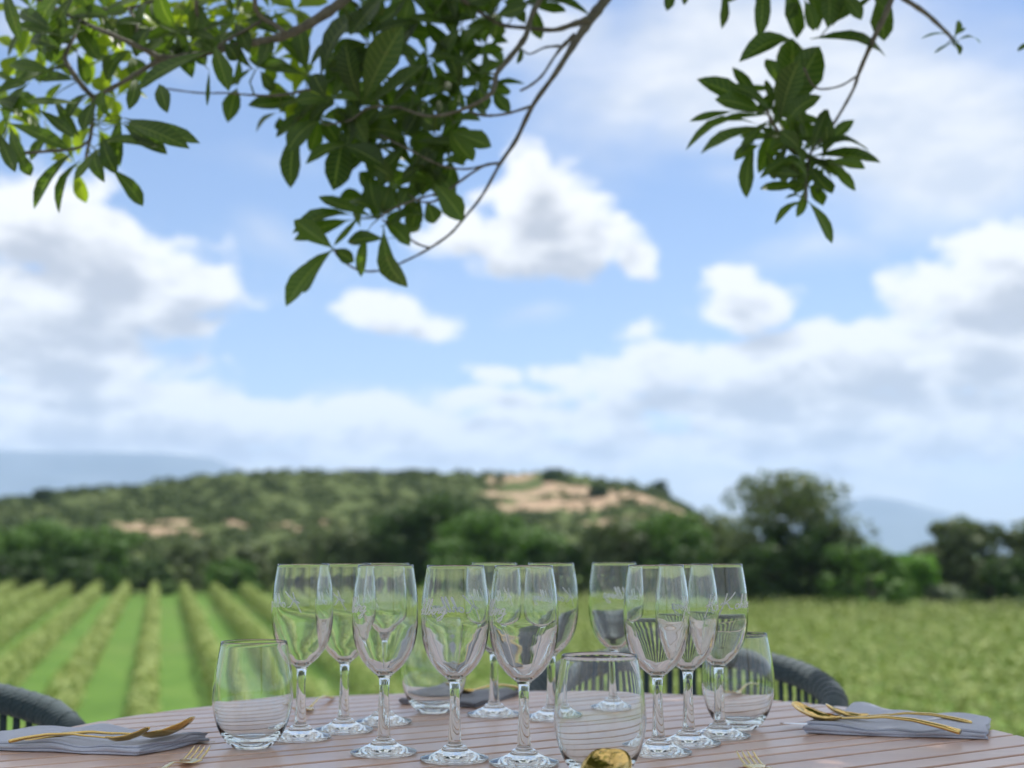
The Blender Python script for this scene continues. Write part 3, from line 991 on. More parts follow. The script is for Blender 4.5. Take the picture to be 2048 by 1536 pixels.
# ------------------------------------------------------------------ chairs
def chair(cx, cy, rot, label):
    root = empty('rope_chair', (cx, cy, 0), rot)        # local: sitter looks along -Y, back at +Y
    tag(root, label, 'chair', 'rope chairs round the table')
    def rail(th, drop=0):
        a = abs(th) / R(128)
        x = .262 * math.sin(th) * (1 + .03 * a); y = .262 * math.cos(th)
        if abs(th) > R(90): x = math.copysign(.262 * 1.02 - .04 * (abs(th) - R(90)), th); y = -.27 * (abs(th) - R(90)) * 1.2
        z = .772 - .075 * min(1, a * 1.25) ** 1.8 - .16 * max(0, a - .72) ** 1.2 * 3
        return Vector((x, y, z))
    ths = [R(-128 + 256 * i / 56) for i in range(57)]
    mb = MB(); pts = [rail(t) for t in ths]
    ends = [pts[0] + Vector((.02, -.04, -.08)), pts[0] + Vector((.02, -.05, -.22))]
    ende = [pts[-1] + Vector((-.02, -.04, -.08)), pts[-1] + Vector((-.02, -.05, -.22))]
    mb.tube(ends[::-1] + pts + ende, .0235, 16)
    mb.build('top_rail', M['rope'], root)
    # lower frame ring
    def low(th): return Vector((.225 * math.sin(th), .215 * math.cos(th), .44))
    mb = MB(); mb.tube([low(R(-180 + 12 * i)) for i in range(31)], .014, 10, cap=False); mb.build('seat_frame', M['metal'], root)
    # cords: flat rope bands from rail to seat frame
    k = 0
    for i in range(44):
        t = R(-106 + 212 * i / 43)
        a, b_ = rail(t), low(t * 1.02)
        mid = (a + b_) / 2 + Vector((math.sin(t), math.cos(t), 0)) * .02
        mb = MB()
        mb.tube([a + Vector((0, 0, -.0)), a * .7 + mid * .3, mid, b_ * .7 + mid * .3, b_], .0065, 8, flat=.45, up=Vector((math.sin(t), math.cos(t), 0)))
        # wrap of this cord round the rail
        tt = (rail(t + .01) - rail(t - .01)).normalized()
        o1 = Vector((math.sin(t), math.cos(t), 0)); o2 = tt.cross(o1).normalized()
        ring = [a + (o1 * math.cos(q) + o2 * math.sin(q)) * .0233 for q in np.linspace(0, 2 * math.pi, 17)]
        mb.tube(ring, .0014, 6, cap=False, up=tt)
        mb.build('rope_cord', M['rope'], root)
    # cushion
    cu = MB(); rings = []
    for (r, z) in [(0, .452), (.18, .452), (.203, .462), (.207, .478), (.198, .495), (.16, .503), (0, .508)]:
        rings.append((r, z))
    me = lathe('cushion', rings, None, seg=48); c = link('cushion', me, M['napkin'], root)
    for sx in (-1, 1):
        for sy in (-1, 1):
            mb = MB(); mb.tube([(sx * .19, sy * .17, .44), (sx * .22, sy * .21, .2), (sx * .24, sy * .235, .001)], [.016, .014, .012], 10)
            mb.build('leg', M['metal'], root)
    return root


chair(.285, 2.31, R(-12), 'dark teal rope chair at the far side, its rounded back rising behind the right glasses')
chair(-.845, 1.90, R(68), 'dark teal rope chair at the left edge behind the left napkin')

# ------------------------------------------------------------------ the tree whose branches hang over the table
tree_root = empty('shade_tree', (1.9, -1.6, 0)); tag(tree_root, 'large-leaved shade tree whose leafy branches hang across the top of the photo', 'tree')
TO_ = Vector((1.9, -1.6, 0))
# branches as photographed: list of (px, py, width px) and distance
BR = [
 ([(720, -45, 26), (687, 0, 25), (636, 37, 23), (595, 60, 21), (555, 76, 20), (482, 90, 17), (380, 112, 15), (324, 115, 15), (287, 98, 12), (225, 70, 11), (155, 40, 10), (90, 5, 9), (50, -20, 8)], 2.15),
 ([(330, 113, 13), (307, 127, 12), (246, 164, 11), (195, 193, 12), (186, 215, 11), (183, 260, 9), (175, 300, 8), (168, 335, 6)], 2.15),
 ([(190, 198, 12), (165, 172, 12), (142, 140, 12), (130, 112, 11), (150, 70, 8), (160, 40, 6)], 2.17),
 ([(150, -20, 8), (180, 5, 8), (215, 19, 8), (255, 17, 8), (300, 4, 7), (345, -15, 7)], 2.25),
 ([(258, 16, 7), (272, 45, 7), (278, 75, 8), (312, 108, 9)], 2.22),
 ([(392, 0, 9), (395, 38, 10), (408, 60, 10), (425, 98, 9)], 2.2),
 ([(508, -20, 11), (512, 18, 12), (526, 36, 12), (550, 50, 12), (570, 66, 11)], 2.1),
 ([(522, 42, 8), (470, 72, 7), (435, 92, 6)], 2.13),
 ([(-30, 280, 9), (0, 297, 9), (30, 306, 8), (100, 302, 8), (155, 296, 7), (176, 282, 6)], 2.1),
 ([(335, 178, 4), (400, 186, 4), (455, 186, 4), (500, 190, 5), (560, 190, 6), (640, 175, 7)], 2.25),
 ([(1232, -50, 27), (1213, -5, 25), (1180, 40, 23), (1152, 82, 17), (1110, 148, 12), (1065, 212, 11), (1032, 280, 10), (1000, 328, 8), (965, 390, 6.5), (925, 440, 6), (900, 468, 6), (860, 496, 6), (815, 520, 5), (765, 540, 5), (722, 541, 5), (690, 525, 5), (668, 500, 5)], 2.3),
 ([(1178, 38, 18), (1148, 48, 14), (1108, 60, 11), (1058, 56, 10), (1005, 50, 9), (962, 26, 9), (930, 3, 9), (900, -25, 9)], 2.28),
 ([(1092, -30, 14), (1079, 0, 14), (1062, 35, 13), (1050, 75, 14), (1014, 122, 13), (993, 148, 12), (984, 185, 11), (930, 217, 8), (860, 232, 7), (800, 215, 6)], 2.2),
 ([(1150, 70, 12), (1128, 90, 10), (1110, 112, 6), (1085, 150, 6), (1062, 170, 6), (1040, 182, 5)], 2.32),
 ([(1120, 92, 7), (1090, 95, 5), (1060, 108, 4), (1045, 100, 4)], 2.33),
 ([(1064, 212, 7), (1010, 228, 6), (965, 231, 6), (938, 222, 6)], 2.28),
 ([(1002, 326, 7), (972, 330, 7), (945, 345, 6), (900, 378, 6), (870, 402, 6), (840, 403, 4), (822, 392, 4)], 2.27),
 ([(972, 330, 5), (930, 338, 5), (880, 330, 5), (820, 300, 5), (760, 270, 5)], 2.26),
 ([(860, 496, 5), (832, 486, 5), (800, 462, 4), (765, 440, 4)], 2.28),
 ([(800, 215, 7), (740, 215, 6), (700, 240, 5), (650, 250, 4)], 2.2),
 ([(900, 380, 5), (830, 400, 5), (780, 420, 5), (760, 435, 5)], 2.25),
 ([(1800, -60, 14), (1785, -8, 14), (1770, 30, 14), (1746, 80, 12), (1720, 140, 9), (1706, 180, 7), (1672, 240, 6.5), (1642, 280, 6), (1622, 305, 7), (1614, 350, 8), (1612, 400, 7)], 2.2),
 ([(1714, 152, 5), (1680, 172, 4.5), (1640, 178, 4.5), (1622, 165, 5), (1608, 135, 6)], 2.2),
 ([(1618, 318, 6), (1590, 305, 6), (1565, 275, 7), (1545, 245, 8), (1532, 220, 5)], 2.18),
 ([(1790, -15, 12), (1812, 0, 12), (1852, 27, 11), (1890, 62, 9), (1905, 78, 8)], 2.35),
 ([(1700, -40, 8), (1685, 0, 7), (1665, 45, 6)], 2.3),
 ([(1450, -60, 8), (1520, -40, 8), (1600, -45, 8)], 2.2),
]
HUB = [Vector((.75, .1, 2.75)), Vector((-.35, .7, 2.65))]


def w2l(p): return Vector(p) - TO_


def add_branch(pl, Y, ext=None):
    mb = MB()
    pts = spline([tuple(V(a, b_, Y + .05 * math.sin(a * .013 + b_ * .02))) + (w / 2 / FPX * Y * .92,) for a, b_, w in pl], 5)
    P = [w2l(p[:3]) for p in pts]; rr = [max(.0008, float(p[3])) for p in pts]
    rr = [r * (1 + .10 * math.sin(i * 1.7) + .06 * math.sin(i * 3.1 + 1)) for i, r in enumerate(rr)]
    if ext is not None:
        e = w2l(ext); n = 8
        pre = [e + (P[0] - e) * (i / n) + Vector((0, 0, .06 * math.sin(math.pi * i / n))) for i in range(n)]
        P = pre + P; rr = [rr[0] * (1.8 - .8 * i / n) for i in range(n)] + rr
    mb.tube(P, rr, 9)
    mb.build('branch', M['bark'], tree_root)


for i, (pl, Y) in enumerate(BR):
    top_end = pl[0][1] < -15
    if not top_end and pl[-1][1] < -15: pl = pl[::-1]; top_end = True
    ext = None
    if top_end: ext = min(HUB, key=lambda h: abs(h.x - V(pl[0][0], pl[0][1], Y).x))
    add_branch(pl, Y, ext)
# trunk and limbs
mb = MB()
mb.tube([w2l(p) for p in [(1.9, -1.6, -.1), (1.92, -1.58, .5), (1.85, -1.5, 1.2), (1.7, -1.3, 1.9), (1.5, -1.0, 2.4)]], [.21, .16, .14, .125, .11], 18)
mb.build('trunk', M['bark'], tree_root)
LIMBS = [[(1.5, -1.0, 2.4), (1.2, -.5, 2.6), (.75, .1, 2.75)], [(.75, .1, 2.75), (.2, .4, 2.75), (-.35, .7, 2.65)], [(1.5, -1.0, 2.4), (.9, -1.0, 3.0), (-.2, -1.0, 3.4), (-1.6, -.9, 3.7)],
         [(1.5, -1.0, 2.4), (1.7, -.6, 3.2), (1.6, .2, 3.9)], [(-.35, .7, 2.65), (-1.2, .8, 2.9), (-2.0, .7, 3.2)], [(.75, .1, 2.75), (.3, 0, 3.3), (-.6, .1, 3.9)]]
for L in LIMBS:
    mb = MB(); pts = spline(L, 6); n = len(pts)
    mb.tube([w2l(p) for p in pts], [.07 * (1 - .7 * i / n) + .004 for i in range(n)], 10); mb.build('limb', M['bark'], tree_root)

# leaves ------------------------------------------------------------
LV = []; LF = []; LT = []


def leaf(base, tip, w, nrm, curl=.12, fold=.25):
    """one leaf blade: 7 stations x 5 across, folded at the midrib and arched"""
    base = Vector(base); tip = Vector(tip); d = tip - base; L = d.length
    if L < 1e-4: return
    d /= L; nrm = nrm - d * nrm.dot(d)
    if nrm.length < 1e-3: nrm = d.orthogonal()
    nrm.normalize(); s = d.cross(nrm)
    st = [(0, .05), (.09, .13), (.25, .50), (.45, .84), (.64, 1.0), (.80, .82), (.92, .42), (1.0, .02)]
    n0 = len(LV); wob = rnd.uniform(-.06, .06); ph = rnd.uniform(0, 6)
    for (t, ww) in st:
        c = base + d * L * t + nrm * (L * curl * math.sin(math.pi * t) - L * curl * .3 * t) + s * wob * L * math.sin(math.pi * t)
        for j in (-1, -.5, 0, .5, 1):
            hw = w / 2 * ww * (1 + .05 * math.sin(t * 14 + ph + j))
            LT.append((t, j))
            LV.append(tuple(c + s * j * hw + nrm * (abs(j) * hw * fold + .03 * hw * math.sin(t * 20 + ph) * abs(j))))
    for i in range(len(st) - 1):
        for j in range(4):
            a = n0 + i * 5 + j; LF.append((a, a + 1, a + 6, a + 5))


def flush(name='foliage', mat='leaf'):
    global LV, LF, LT
    v = np.array(LV) - np.array(TO_); me = mesh_np(name, v, np.array(LF), True)
    o = link(name, me, M[mat], tree_root)
    at = me.attributes.new('blade', 'FLOAT2', 'POINT'); at.data.foreach_set('vector', np.array(LT, dtype=np.float32).ravel())
    LV = []; LF = []; LT = []
    return o


BPTS = []                                              # photo position and distance along every branch, to hang leaf stalks on
for pl, Y in BR:
    for a, b_, w_ in spline([(q[0], q[1], q[2]) for q in pl], 6): BPTS.append((a, b_, Y + .05 * math.sin(a * .013 + b_ * .02)))


def stalk(px, py, Y, r=.0011, lim=120):
    q = min(BPTS, key=lambda t: (t[0] - px) ** 2 + (t[1] - py) ** 2)
    d = math.hypot(q[0] - px, q[1] - py)
    if d > lim or d < 3: return
    A = V(q[0], q[1], q[2]); B = V(px, py, Y); mid = (A + B) / 2 + Vector((rnd.uniform(-.01, .01), rnd.uniform(-.01, .01), -.12 * (B - A).length * rnd.random()))
    P = [A, (A + mid * 2) / 3, mid, (B + mid * 2) / 3, B]; dr = (B - A).normalized(); u = dr.orthogonal().normalized(); w_ = dr.cross(u)
    n0 = len(LV)
    for i, p in enumerate(P):
        rr = r * (1.5 - .2 * i)
        for sx_, sy_ in ((1, 0), (0, 1), (-1, 0), (0, -1)): LV.append(tuple(p + u * rr * sx_ + w_ * rr * sy_)); LT.append((.5, .5))
    for i in range(4):
        for k in range(4): LF.append((n0 + i * 4 + k, n0 + i * 4 + (k + 1) % 4, n0 + i * 4 + 4 + (k + 1) % 4, n0 + i * 4 + 4 + k))


def pleaf(bx, by, tx, ty, w, Y):
    b_ = V(bx, by, Y); dl = math.hypot(tx - bx, ty - by)
    t = V(tx, ty, Y + rnd.uniform(-.55, .55) * dl / FPX * Y)
    nrm = Vector((rnd.uniform(-.5, .5), rnd.uniform(-1.1, -.55), rnd.uniform(.0, .8)))
    leaf(b_, t, w / FPX * Y * 1.18, nrm, curl=rnd.uniform(-.04, .22), fold=rnd.uniform(.1, .5))


def whorl(px, py, n, r, Y, wpx=36, a0=0, a1=360, down=0):
    stalk(px, py, Y, .0017, 160)
    for k in range(n):
        a = R(a0 + (a1 - a0) * (k + rnd.uniform(-.3, .3)) / n); l = r * rnd.uniform(.75, 1.4)
        tx = px + math.cos(a) * l; ty = py + math.sin(a) * l + down * l
        pleaf(px + rnd.uniform(-7, 7) + math.cos(a) * 5, py + rnd.uniform(-7, 7) + math.sin(a) * 5, tx, ty, wpx * rnd.uniform(.55, 1.1), Y + rnd.uniform(-.06, .06))


LL = [(10, -25, 40, 84, 24), (150, -40, 80, 124, 56), (160, -20, 110, 112, 40), (-10, 190, 52, 165, 30), (115, 148, 18, 128, 30), (-10, 200, 45, 222, 34), (158, 206, 50, 203, 22), (-5, 215, 90, 268, 24),
 (75, 218, 150, 275, 22), (108, 196, 156, 272, 18), (15, 246, 138, 296, 28), (20, 252, 52, 335, 24), (-5, 262, 30, 345, 26), (35, 300, 62, 352, 24), (150, 300, 64, 417, 30), (165, 318, 113, 424, 27), (200, 295, 206, 362, 26),
 (222, 336, 287, 412, 30), (205, 270, 232, 348, 30), (242, 232, 238, 332, 26), (248, 236, 400, 286, 34), (248, 244, 378, 294, 38), (246, 248, 334, 306, 36), (180, 300, 330, 292, 26), (268, 150, 258, 218, 24), (318, 168, 334, 224, 28),
 (425, 100, 268, 178, 38), (418, 140, 414, 212, 8), (474, 176, 455, 243, 32), (430, 92, 458, 180, 34), (478, 112, 474, 172, 14), (110, 60, 40, 20, 30), (120, 70, 30, 50, 26), (130, 100, 60, 75, 28), (170, 60, 90, 100, 30),
 (175, 185, 130, 240, 26), (190, 200, 165, 262, 28), (60, 165, 10, 250, 40), (150, 160, 70, 160, 30), (225, 240, 200, 180, 24), (190, 300, 150, 360, 26), (100, 270, 60, 320, 22),
 (615, 145, 562, 80, 34), (615, 142, 598, 52, 34), (618, 138, 666, 88, 32), (612, 150, 496, 116, 30), (640, 160, 740, 12, 54), (724, 212, 645, 95, 48), (722, 206, 690, 82, 44), (726, 206, 806, 52, 62), (730, 210, 850, 130, 50),
 (768, -10, 700, 70, 46), (598, 248, 580, 376, 44), (690, 258, 666, 381, 52), (706, 288, 611, 325, 30), (690, 290, 768, 330, 44), (610, 195, 496, 212, 42), (625, 215, 552, 275, 44), (640, 240, 575, 300, 40),
 (745, 432, 637, 392, 34), (705, 430, 584, 462, 34), (700, 440, 588, 478, 30), (722, 428, 668, 492, 14), (768, 455, 811, 577, 46), (735, 462, 721, 554, 22), (664, 500, 570, 611, 44), (668, 498, 604, 586, 36), (664, 498, 708, 524, 26),
 (668, 498, 588, 440, 36), (770, 478, 694, 482, 34), (780, 450, 850, 430, 36), (765, 440, 820, 490, 34), (868, 366, 926, 441, 42), (905, 262, 983, 294, 36), (900, 262, 946, 322, 42), (895, 255, 960, 240, 38), (1020, 20, 1182, 24, 32),
 (1040, 90, 1035, 128, 12), (985, 180, 1020, 225, 26), (975, 170, 1050, 168, 22), (755, 425, 700, 400, 30), (760, 430, 740, 350, 34),
 (1340, -30, 1334, 22, 20), (1372, -30, 1368, 10, 14), (1445, -30, 1446, 58, 22), (1516, -40, 1519, 76, 30), (1578, -45, 1592, 78, 50), (1600, -30, 1636, 60, 28), (1640, -40, 1658, 52, 40), (1664, 52, 1702, -8, 30), (1662, 48, 1748, -8, 26),
 (1768, -30, 1768, 82, 42), (1620, 78, 1776, 106, 42), (1588, 82, 1480, 118, 42), (1545, 248, 1586, 72, 60), (1548, 250, 1640, 92, 62), (1560, 245, 1600, 120, 50), (1530, 228, 1394, 158, 40), (1528, 228, 1430, 198, 36), (1525, 215, 1465, 134, 26),
 (1470, 222, 1379, 243, 16), (1525, 252, 1370, 292, 32), (1528, 252, 1400, 306, 46), (1508, 280, 1492, 396, 32), (1568, 256, 1640, 190, 34), (1520, 290, 1468, 320, 26), (1530, 300, 1550, 360, 22), (1545, 290, 1570, 370, 24),
 (1622, 300, 1655, 216, 24), (1618, 296, 1608, 244, 36), (1622, 305, 1740, 296, 30), (1622, 312, 1762, 322, 36), (1624, 316, 1672, 352, 32), (1620, 330, 1664, 388, 38), (1606, 368, 1520, 378, 28), (1600, 350, 1545, 345, 24), (1618, 330, 1700, 350, 28),
 (1616, 402, 1665, 487, 26), (1610, 402, 1549, 447, 17), (1605, 392, 1570, 396, 8), (1640, 330, 1588, 388, 30), (1600, 300, 1560, 262, 30), (1612, 290, 1570, 300, 26), (1612, 330, 1560, 330, 30), (1580, 280, 1540, 300, 30),
 (1916, 80, 1962, 84, 20), (1908, 76, 1920, 40, 14), (1908, 84, 1920, 110, 14), (1904, 84, 1868, 106, 6), (1900, 70, 1842, 76, 6), (1912, 70, 1932, 56, 8), (2070, 85, 2034, 102, 10)]
for q in LL:
    Y = 2.1 if q[0] < 450 else (2.27 if q[0] < 1200 else 2.2)
    Yq = Y + rnd.uniform(-.05, .05); pleaf(*q, Yq)
    if q[1] > 0: stalk(q[0], q[1], Yq, .0009, 70)
flush()
WH = [(60, 20, 6, 80), (120, 20, 7, 80), (230, 40, 8, 80), (300, 45, 7, 75), (215, 110, 7, 60), (340, 55, 7, 70), (400, 30, 7, 70), (460, 40, 7, 75), (540, 20, 6, 70), (250, 95, 6, 60), (370, 80, 6, 55), (20, 165, 6, 60), (45, 110, 5, 50),
      (140, 90, 6, 60), (550, 110, 6, 60), (500, 130, 6, 60), (590, 190, 7, 65), (650, 190, 7, 70), (480, 20, 6, 60), (430, 70, 6, 50), (190, 20, 6, 60), (290, -10, 7, 75), (380, -10, 7, 75)]
for i, (a, b_, n, r) in enumerate(WH):
    if i % 2 or i % 5 == 0: whorl(a + 12, b_ + 8, n - 1, r * 1.05, 2.22, 34)
flush()
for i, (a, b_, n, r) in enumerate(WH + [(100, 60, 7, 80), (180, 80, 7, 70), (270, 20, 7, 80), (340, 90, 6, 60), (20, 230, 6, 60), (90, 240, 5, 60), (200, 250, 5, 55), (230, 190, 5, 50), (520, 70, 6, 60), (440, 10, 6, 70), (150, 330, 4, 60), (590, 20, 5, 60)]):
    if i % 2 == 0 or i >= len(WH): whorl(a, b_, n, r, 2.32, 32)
flush(mat='leaf_sunlit')
WM = [(690, 200, 7, 75), (760, 150, 6, 80), (780, 60, 6, 85), (850, 40, 6, 80), (920, 50, 6, 80), (990, 30, 5, 60), (860, 120, 7, 85), (930, 120, 6, 75), (970, 90, 7, 60), (780, 220, 9, 80), (850, 200, 9, 80), (920, 180, 7, 65), (960, 170, 6, 50),
      (820, 280, 9, 75), (760, 290, 8, 70), (880, 270, 8, 70), (720, 260, 7, 65), (830, 340, 8, 60), (790, 370, 7, 55), (870, 330, 7, 55), (740, 395, 6, 55), (800, 420, 6, 45), (845, 395, 6, 50), (900, 320, 5, 50), (640, 235, 7, 60),
      (720, 10, 6, 50), (820, -10, 8, 80), (900, -10, 8, 80), (1000, -10, 6, 60), (1060, 0, 5, 60), (560, 225, 5, 45), (740, 90, 6, 60), (700, 130, 6, 50)]
for (a, b_, n, r) in WM: whorl(a, b_, n, r, 2.33, 38)
flush()
for (a, b_, n, r) in [(1600, -5, 6, 65), (1680, -10, 6, 60), (1545, 232, 8, 85), (1600, 305, 7, 70), (1645, 320, 7, 75), (1618, 372, 6, 50), (1740, -20, 5, 55), (1560, 170, 6, 70), (1510, -15, 5, 60), (1575, 280, 6, 70)]: whorl(a, b_, n, r, 2.24, 28)
flush()
# the rest of the crown, over and behind the table (outside the picture, it gives the table its shade)
SD = Vector((math.sin(R(38)) * math.cos(R(64)), math.cos(R(38)) * math.cos(R(64)), math.sin(R(64))))
cl = []
for i in range(430):                                   # over the table, where its shade comes from
    a = rnd.uniform(0, 6.283); r = math.sqrt(rnd.random()) * .88; z = rnd.uniform(2.3, 3.9)
    k = (z - TZ) / SD.z
    cl.append((TC.x + math.cos(a) * r + SD.x * k, TC.y + math.sin(a) * r + SD.y * k, z))
for i in range(110):
    x = rnd.uniform(-2.6, 3.2); y = rnd.uniform(-2.8, 1.6); z = rnd.uniform(2.5, 4.3)
    if ((x - .3) / 2.8) ** 2 + ((y + .7) / 2.3) ** 2 <= 1: cl.append((x, y, z))
for (x, y, z) in cl:
    if z < CAMZ + max(y + .2, 0) * .46 + .25: continue
    c = Vector((x, y, z))
    for k in range(9):
        a = k * 2.4 + rnd.uniform(-.3, .3); e = rnd.uniform(-.5, .5)
        d = Vector((math.cos(a) * math.cos(e), math.sin(a) * math.cos(e), math.sin(e)))
        leaf(c + d * .01, c + d * rnd.uniform(.10, .17), rnd.uniform(.045, .065), Vector((rnd.uniform(-.5, .5), rnd.uniform(-.5, .5), 1)))
flush()

# ------------------------------------------------------------------ haze
m = bpy.data.materials.new('haze_air'); m.use_nodes = True
nt = NT(m.node_tree); m.node_tree.nodes.remove(m.node_tree.nodes['Principled BSDF'])
pv = nt.new('ShaderNodeVolumePrincipled')
pv.inputs['Color'].default_value = (.50, .66, 1.0, 1); pv.inputs['Density'].default_value = .9e-4; pv.inputs['Anisotropy'].default_value = 0
nt.l.new(pv.outputs[0], m.node_tree.nodes['Material Output'].inputs['Volume'])
mb = MB(); mb.box((-14600, -14600, -6), (14600, 14600, 1080))
o = mb.build('haze', m, smooth=False); tag(o, 'pale blue air haze over the whole valley', 'haze', kind='stuff')

# ------------------------------------------------------------------ sun and sky
SEL, SAZ = R(64), R(38)           # elevation; azimuth clockwise from +Y (camera looks along +Y)
sd = Vector((math.sin(SAZ) * math.cos(SEL), math.cos(SAZ) * math.cos(SEL), math.sin(SEL)))
sun = bpy.data.lights.new('sun', 'SUN'); sun.energy = 4.8; sun.angle = R(.5); sun.color = (1, .96, .90)
so = bpy.data.objects.new('sun', sun); COL.objects.link(so); so.rotation_euler = sd.to_track_quat('Z', 'Y').to_euler(); so.location = sd * 50

w = bpy.data.worlds.new('World'); sc.world = w; w.use_nodes = True
nt = NT(w.node_tree); bg = w.node_tree.nodes['Background']
SKYS = .092
bg.inputs['Strength'].default_value = SKYS
sky = nt.new('ShaderNodeTexSky', sky_type='NISHITA'); sky.sun_disc = False; sky.sun_elevation = SEL; sky.sun_rotation = SAZ
sky.altitude = 100; sky.air_density = 1.0; sky.dust_density = .25; sky.ozone_density = 2.6


def azel(px, py):
    d = ray(px, py).normalized(); return math.atan2(d.x, d.y), math.asin(d.z)


# clouds: (photo x, y, rx, ry, weight) turned into fixed directions of the sky
CL = [(60, 440, 170, 105, 1), (200, 500, 190, 100, .9), (150, 610, 310, 95, 1), (360, 570, 110, 90, .9), (60, 660, 330, 80, .9), (390, 660, 90, 40, .6),
      (60, 800, 260, 60, .9), (250, 820, 260, 60, .9), (470, 850, 250, 48, .8), (180, 870, 400, 50, .7),
      (1080, 410, 130, 105, 1), (1000, 500, 160, 62, 1), (1150, 490, 140, 70, 1), (1270, 512, 62, 42, .9), (1060, 330, 70, 50, .7), (930, 470, 80, 50, .7),
      (770, 630, 95, 42, .85), (740, 600, 50, 34, .7), (860, 655, 60, 25, .5),
      (1510, 600, 115, 52, .95), (1465, 560, 55, 40, .8), (990, 750, 62, 28, .6), (1130, 745, 60, 28, .6), (1250, 655, 40, 22, .35),
      (1280, 750, 170, 60, .9), (1500, 735, 220, 75, 1), (1720, 740, 260, 90, 1), (1950, 700, 230, 110, 1), (1920, 600, 150, 70, .9), (2030, 560, 150, 100, 1), (1600, 830, 520, 60, .8),
      (1900, 840, 300, 60, .8), (1150, 850, 240, 45, .65), (850, 880, 350, 45, .6), (300, 900, 500, 30, .4), (650, 830, 260, 34, .7), (1000, 800, 200, 30, .6), (900, 905, 420, 30, .6), (1500, 900, 500, 36, .7), (430, 560, 60, 70, .8), (60, 730, 330, 40, .7), (1750, 880, 420, 40, .8), (1350, 820, 250, 34, .7), (1180, 900, 120, 24, .6)]
VL = [(1500, 120, 560, 220, 1.5), (1900, 240, 420, 300, 1.6), (1250, 190, 260, 190, .9), (1100, 60, 300, 120, .9), (1850, 430, 330, 100, .7), (1420, 330, 200, 60, .45), (500, 330, 160, 45, .3), (520, 500, 130, 50, .3),
      (560, 620, 160, 40, .25), (700, 560, 250, 60, .2), (1080, 640, 110, 26, .5), (1650, 520, 260, 50, .4), (60, 60, 160, 70, .7), (1600, 960, 800, 110, 1.3), (1000, 930, 1100, 90, 1.2), (200, 870, 600, 70, .9), (100, 700, 400, 60, .7),
      (800, 820, 500, 60, .6), (420, 60, 300, 90, .35)]


def cloud_group(name, blobs, warp, wsc, fscale, famp, floor):
    g = bpy.data.node_groups.new(name, 'ShaderNodeTree')
    g.interface.new_socket('P', in_out='INPUT', socket_type='NodeSocketVector')
    g.interface.new_socket('D', in_out='OUTPUT', socket_type='NodeSocketFloat')
    q = NT(g); gi = q.new('NodeGroupInput'); go = q.new('NodeGroupOutput')
    P = gi.outputs[0]
    wn = q.noise(P, wsc, 3, .5, 'Color')
    PW = q.vmath('ADD', P, q.vmath('MULTIPLY', q.vmath('SUBTRACT', wn, (.5, .5, .5)), (warp * 1.3, warp, 0)))
    acc = None
    for (a, b_, rx, ry, wt) in blobs:
        az, el = azel(a, b_)
        d = q.vmath('LENGTH', q.vmath('MULTIPLY', q.vmath('SUBTRACT', PW, (az, el, 0)), (FPX / rx, FPX / ry, 0)))
        v = q.math('MULTIPLY', q.math('SUBTRACT', 1.0, d), wt)
        acc = v if acc is None else q.math('SMOOTH_MAX', acc, v, .12)
    acc = q.math('MAXIMUM', acc, floor)
    st = q.vmath('MULTIPLY', P, (1, 1.7, 1))
    f1 = q.noise(st, fscale, 7, .58, 'Fac', .3)
    # away from the view direction: general broken cloud
    sx = q.new('ShaderNodeSeparateXYZ'); q.l.new(P, sx.inputs[0])
    away = q.math('MAXIMUM', q.maprange(q.math('ABSOLUTE', sx.outputs[0]), .42, .6), q.maprange(sx.outputs[1], .42, .55))
    gen = q.math('MULTIPLY', q.math('SUBTRACT', q.noise(st, 3.2, 4, .5), .41), 4.5)
    acc = q.math('ADD', q.math('MULTIPLY', acc, q.math('SUBTRACT', 1.0, away)), q.math('MULTIPLY', gen, away))
    out = q.math('ADD', acc, q.math('MULTIPLY', q.math('SUBTRACT', f1, .5), famp))
    q.l.new(out, go.inputs[0])
    return g


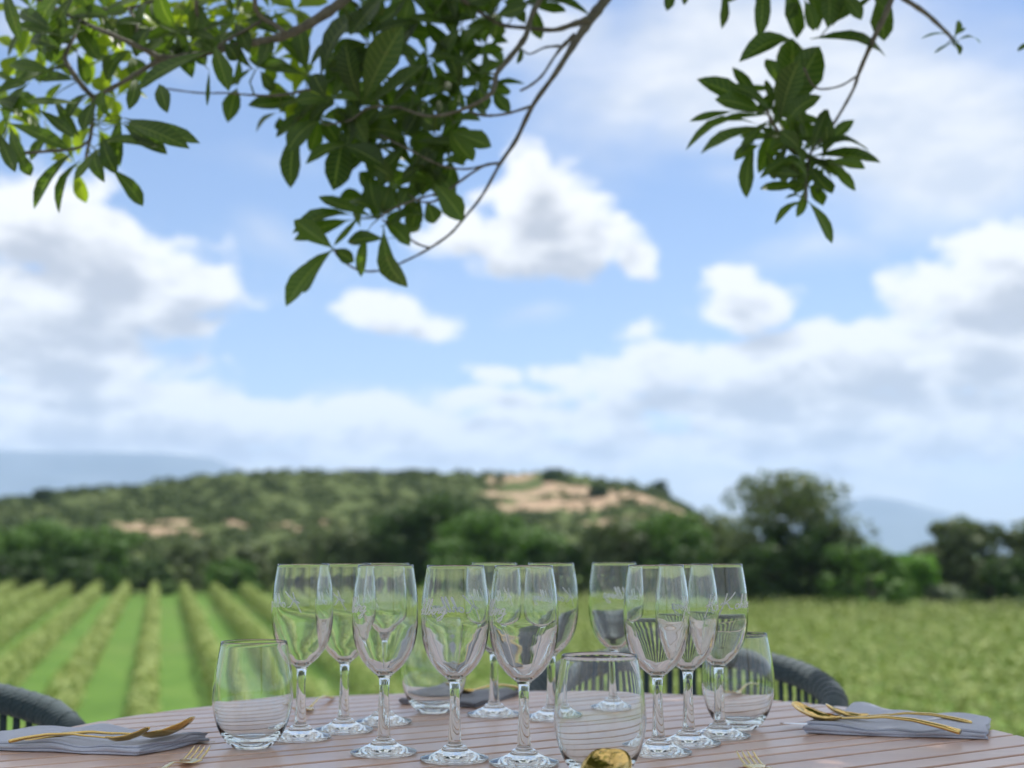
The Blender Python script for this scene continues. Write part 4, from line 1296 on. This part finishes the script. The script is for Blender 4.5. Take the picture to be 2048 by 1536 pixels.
gC = cloud_group('cumulus', CL, .05, 10, 20, 1.75, -.5)
gV = cloud_group('veil', VL, .08, 5, 6, 1.6, -.6)
tc = nt.new('ShaderNodeTexCoord').outputs['Generated']
sx = nt.new('ShaderNodeSeparateXYZ'); nt.l.new(tc, sx.inputs[0])
az = nt.math('ARCTAN2', sx.outputs[0], sx.outputs[1]); el = nt.math('ARCSINE', sx.outputs[2])
cb = nt.new('ShaderNodeCombineXYZ'); nt.l.new(az, cb.inputs[0]); nt.l.new(el, cb.inputs[1])
P = cb.outputs[0]


def grp(g, v):
    n = nt.new('ShaderNodeGroup'); n.node_tree = g; nt.put(n.inputs[0], v); return n.outputs[0]


D = grp(gC, P); D2 = grp(gC, nt.vmath('ADD', P, (-.010, .022, 0))); DV = grp(gV, P)
aC = nt.maprange(D, -.14, .26, 0, 1, True)
aV = nt.maprange(DV, -.02, 1.0, 0, .88, True)
tex = nt.math('MULTIPLY', nt.math('SUBTRACT', nt.noise(nt.vmath('MULTIPLY', P, (1, 2.0, 1)), 26, 6, .62), .5), 1.5)
lit = nt.maprange(nt.math('ADD', D2, tex), -.05, .95, 0, 1, True)
k = 1 / SKYS
colC = nt.mix(lit, (.74 * k, .73 * k, .715 * k), (.38 * k, .385 * k, .41 * k))
colV = nt.mix(nt.maprange(nt.noise(nt.vmath('MULTIPLY', P, (1, 2.6, 1)), 12, 5, .6), .35, .65, 0, 1, True), (.50 * k, .53 * k, .58 * k), (.67 * k, .67 * k, .665 * k))
hz = nt.math('MULTIPLY', nt.maprange(el, .0, .11, .6, 0, True), 1.0)
skyc = nt.mix(hz, sky.outputs[0], (.44 * k, .48 * k, .55 * k))
skyc = nt.mix(1.0, skyc, (.93, .92, 1.0), 'MULTIPLY')
c = nt.mix(aV, skyc, colV)
c = nt.mix(aC, c, colC)
nt.l.new(c, bg.inputs['Color'])

# ------------------------------------------------------------------ render settings
sc.view_settings.view_transform = 'Standard'; sc.view_settings.look = 'None'
sc.view_settings.exposure = 0.66; sc.view_settings.gamma = 1.0
cy = sc.cycles
cy.max_bounces = 28; cy.transmission_bounces = 28; cy.diffuse_bounces = 3; cy.glossy_bounces = 8; cy.transparent_max_bounces = 8
cy.volume_bounces = 1
cy.caustics_refractive = True; cy.caustics_reflective = True; cy.blur_glossy = .5
cy.sample_clamp_indirect = 6
cy.use_denoising = True
try: cy.denoiser = 'OPENIMAGEDENOISE'
except Exception: pass
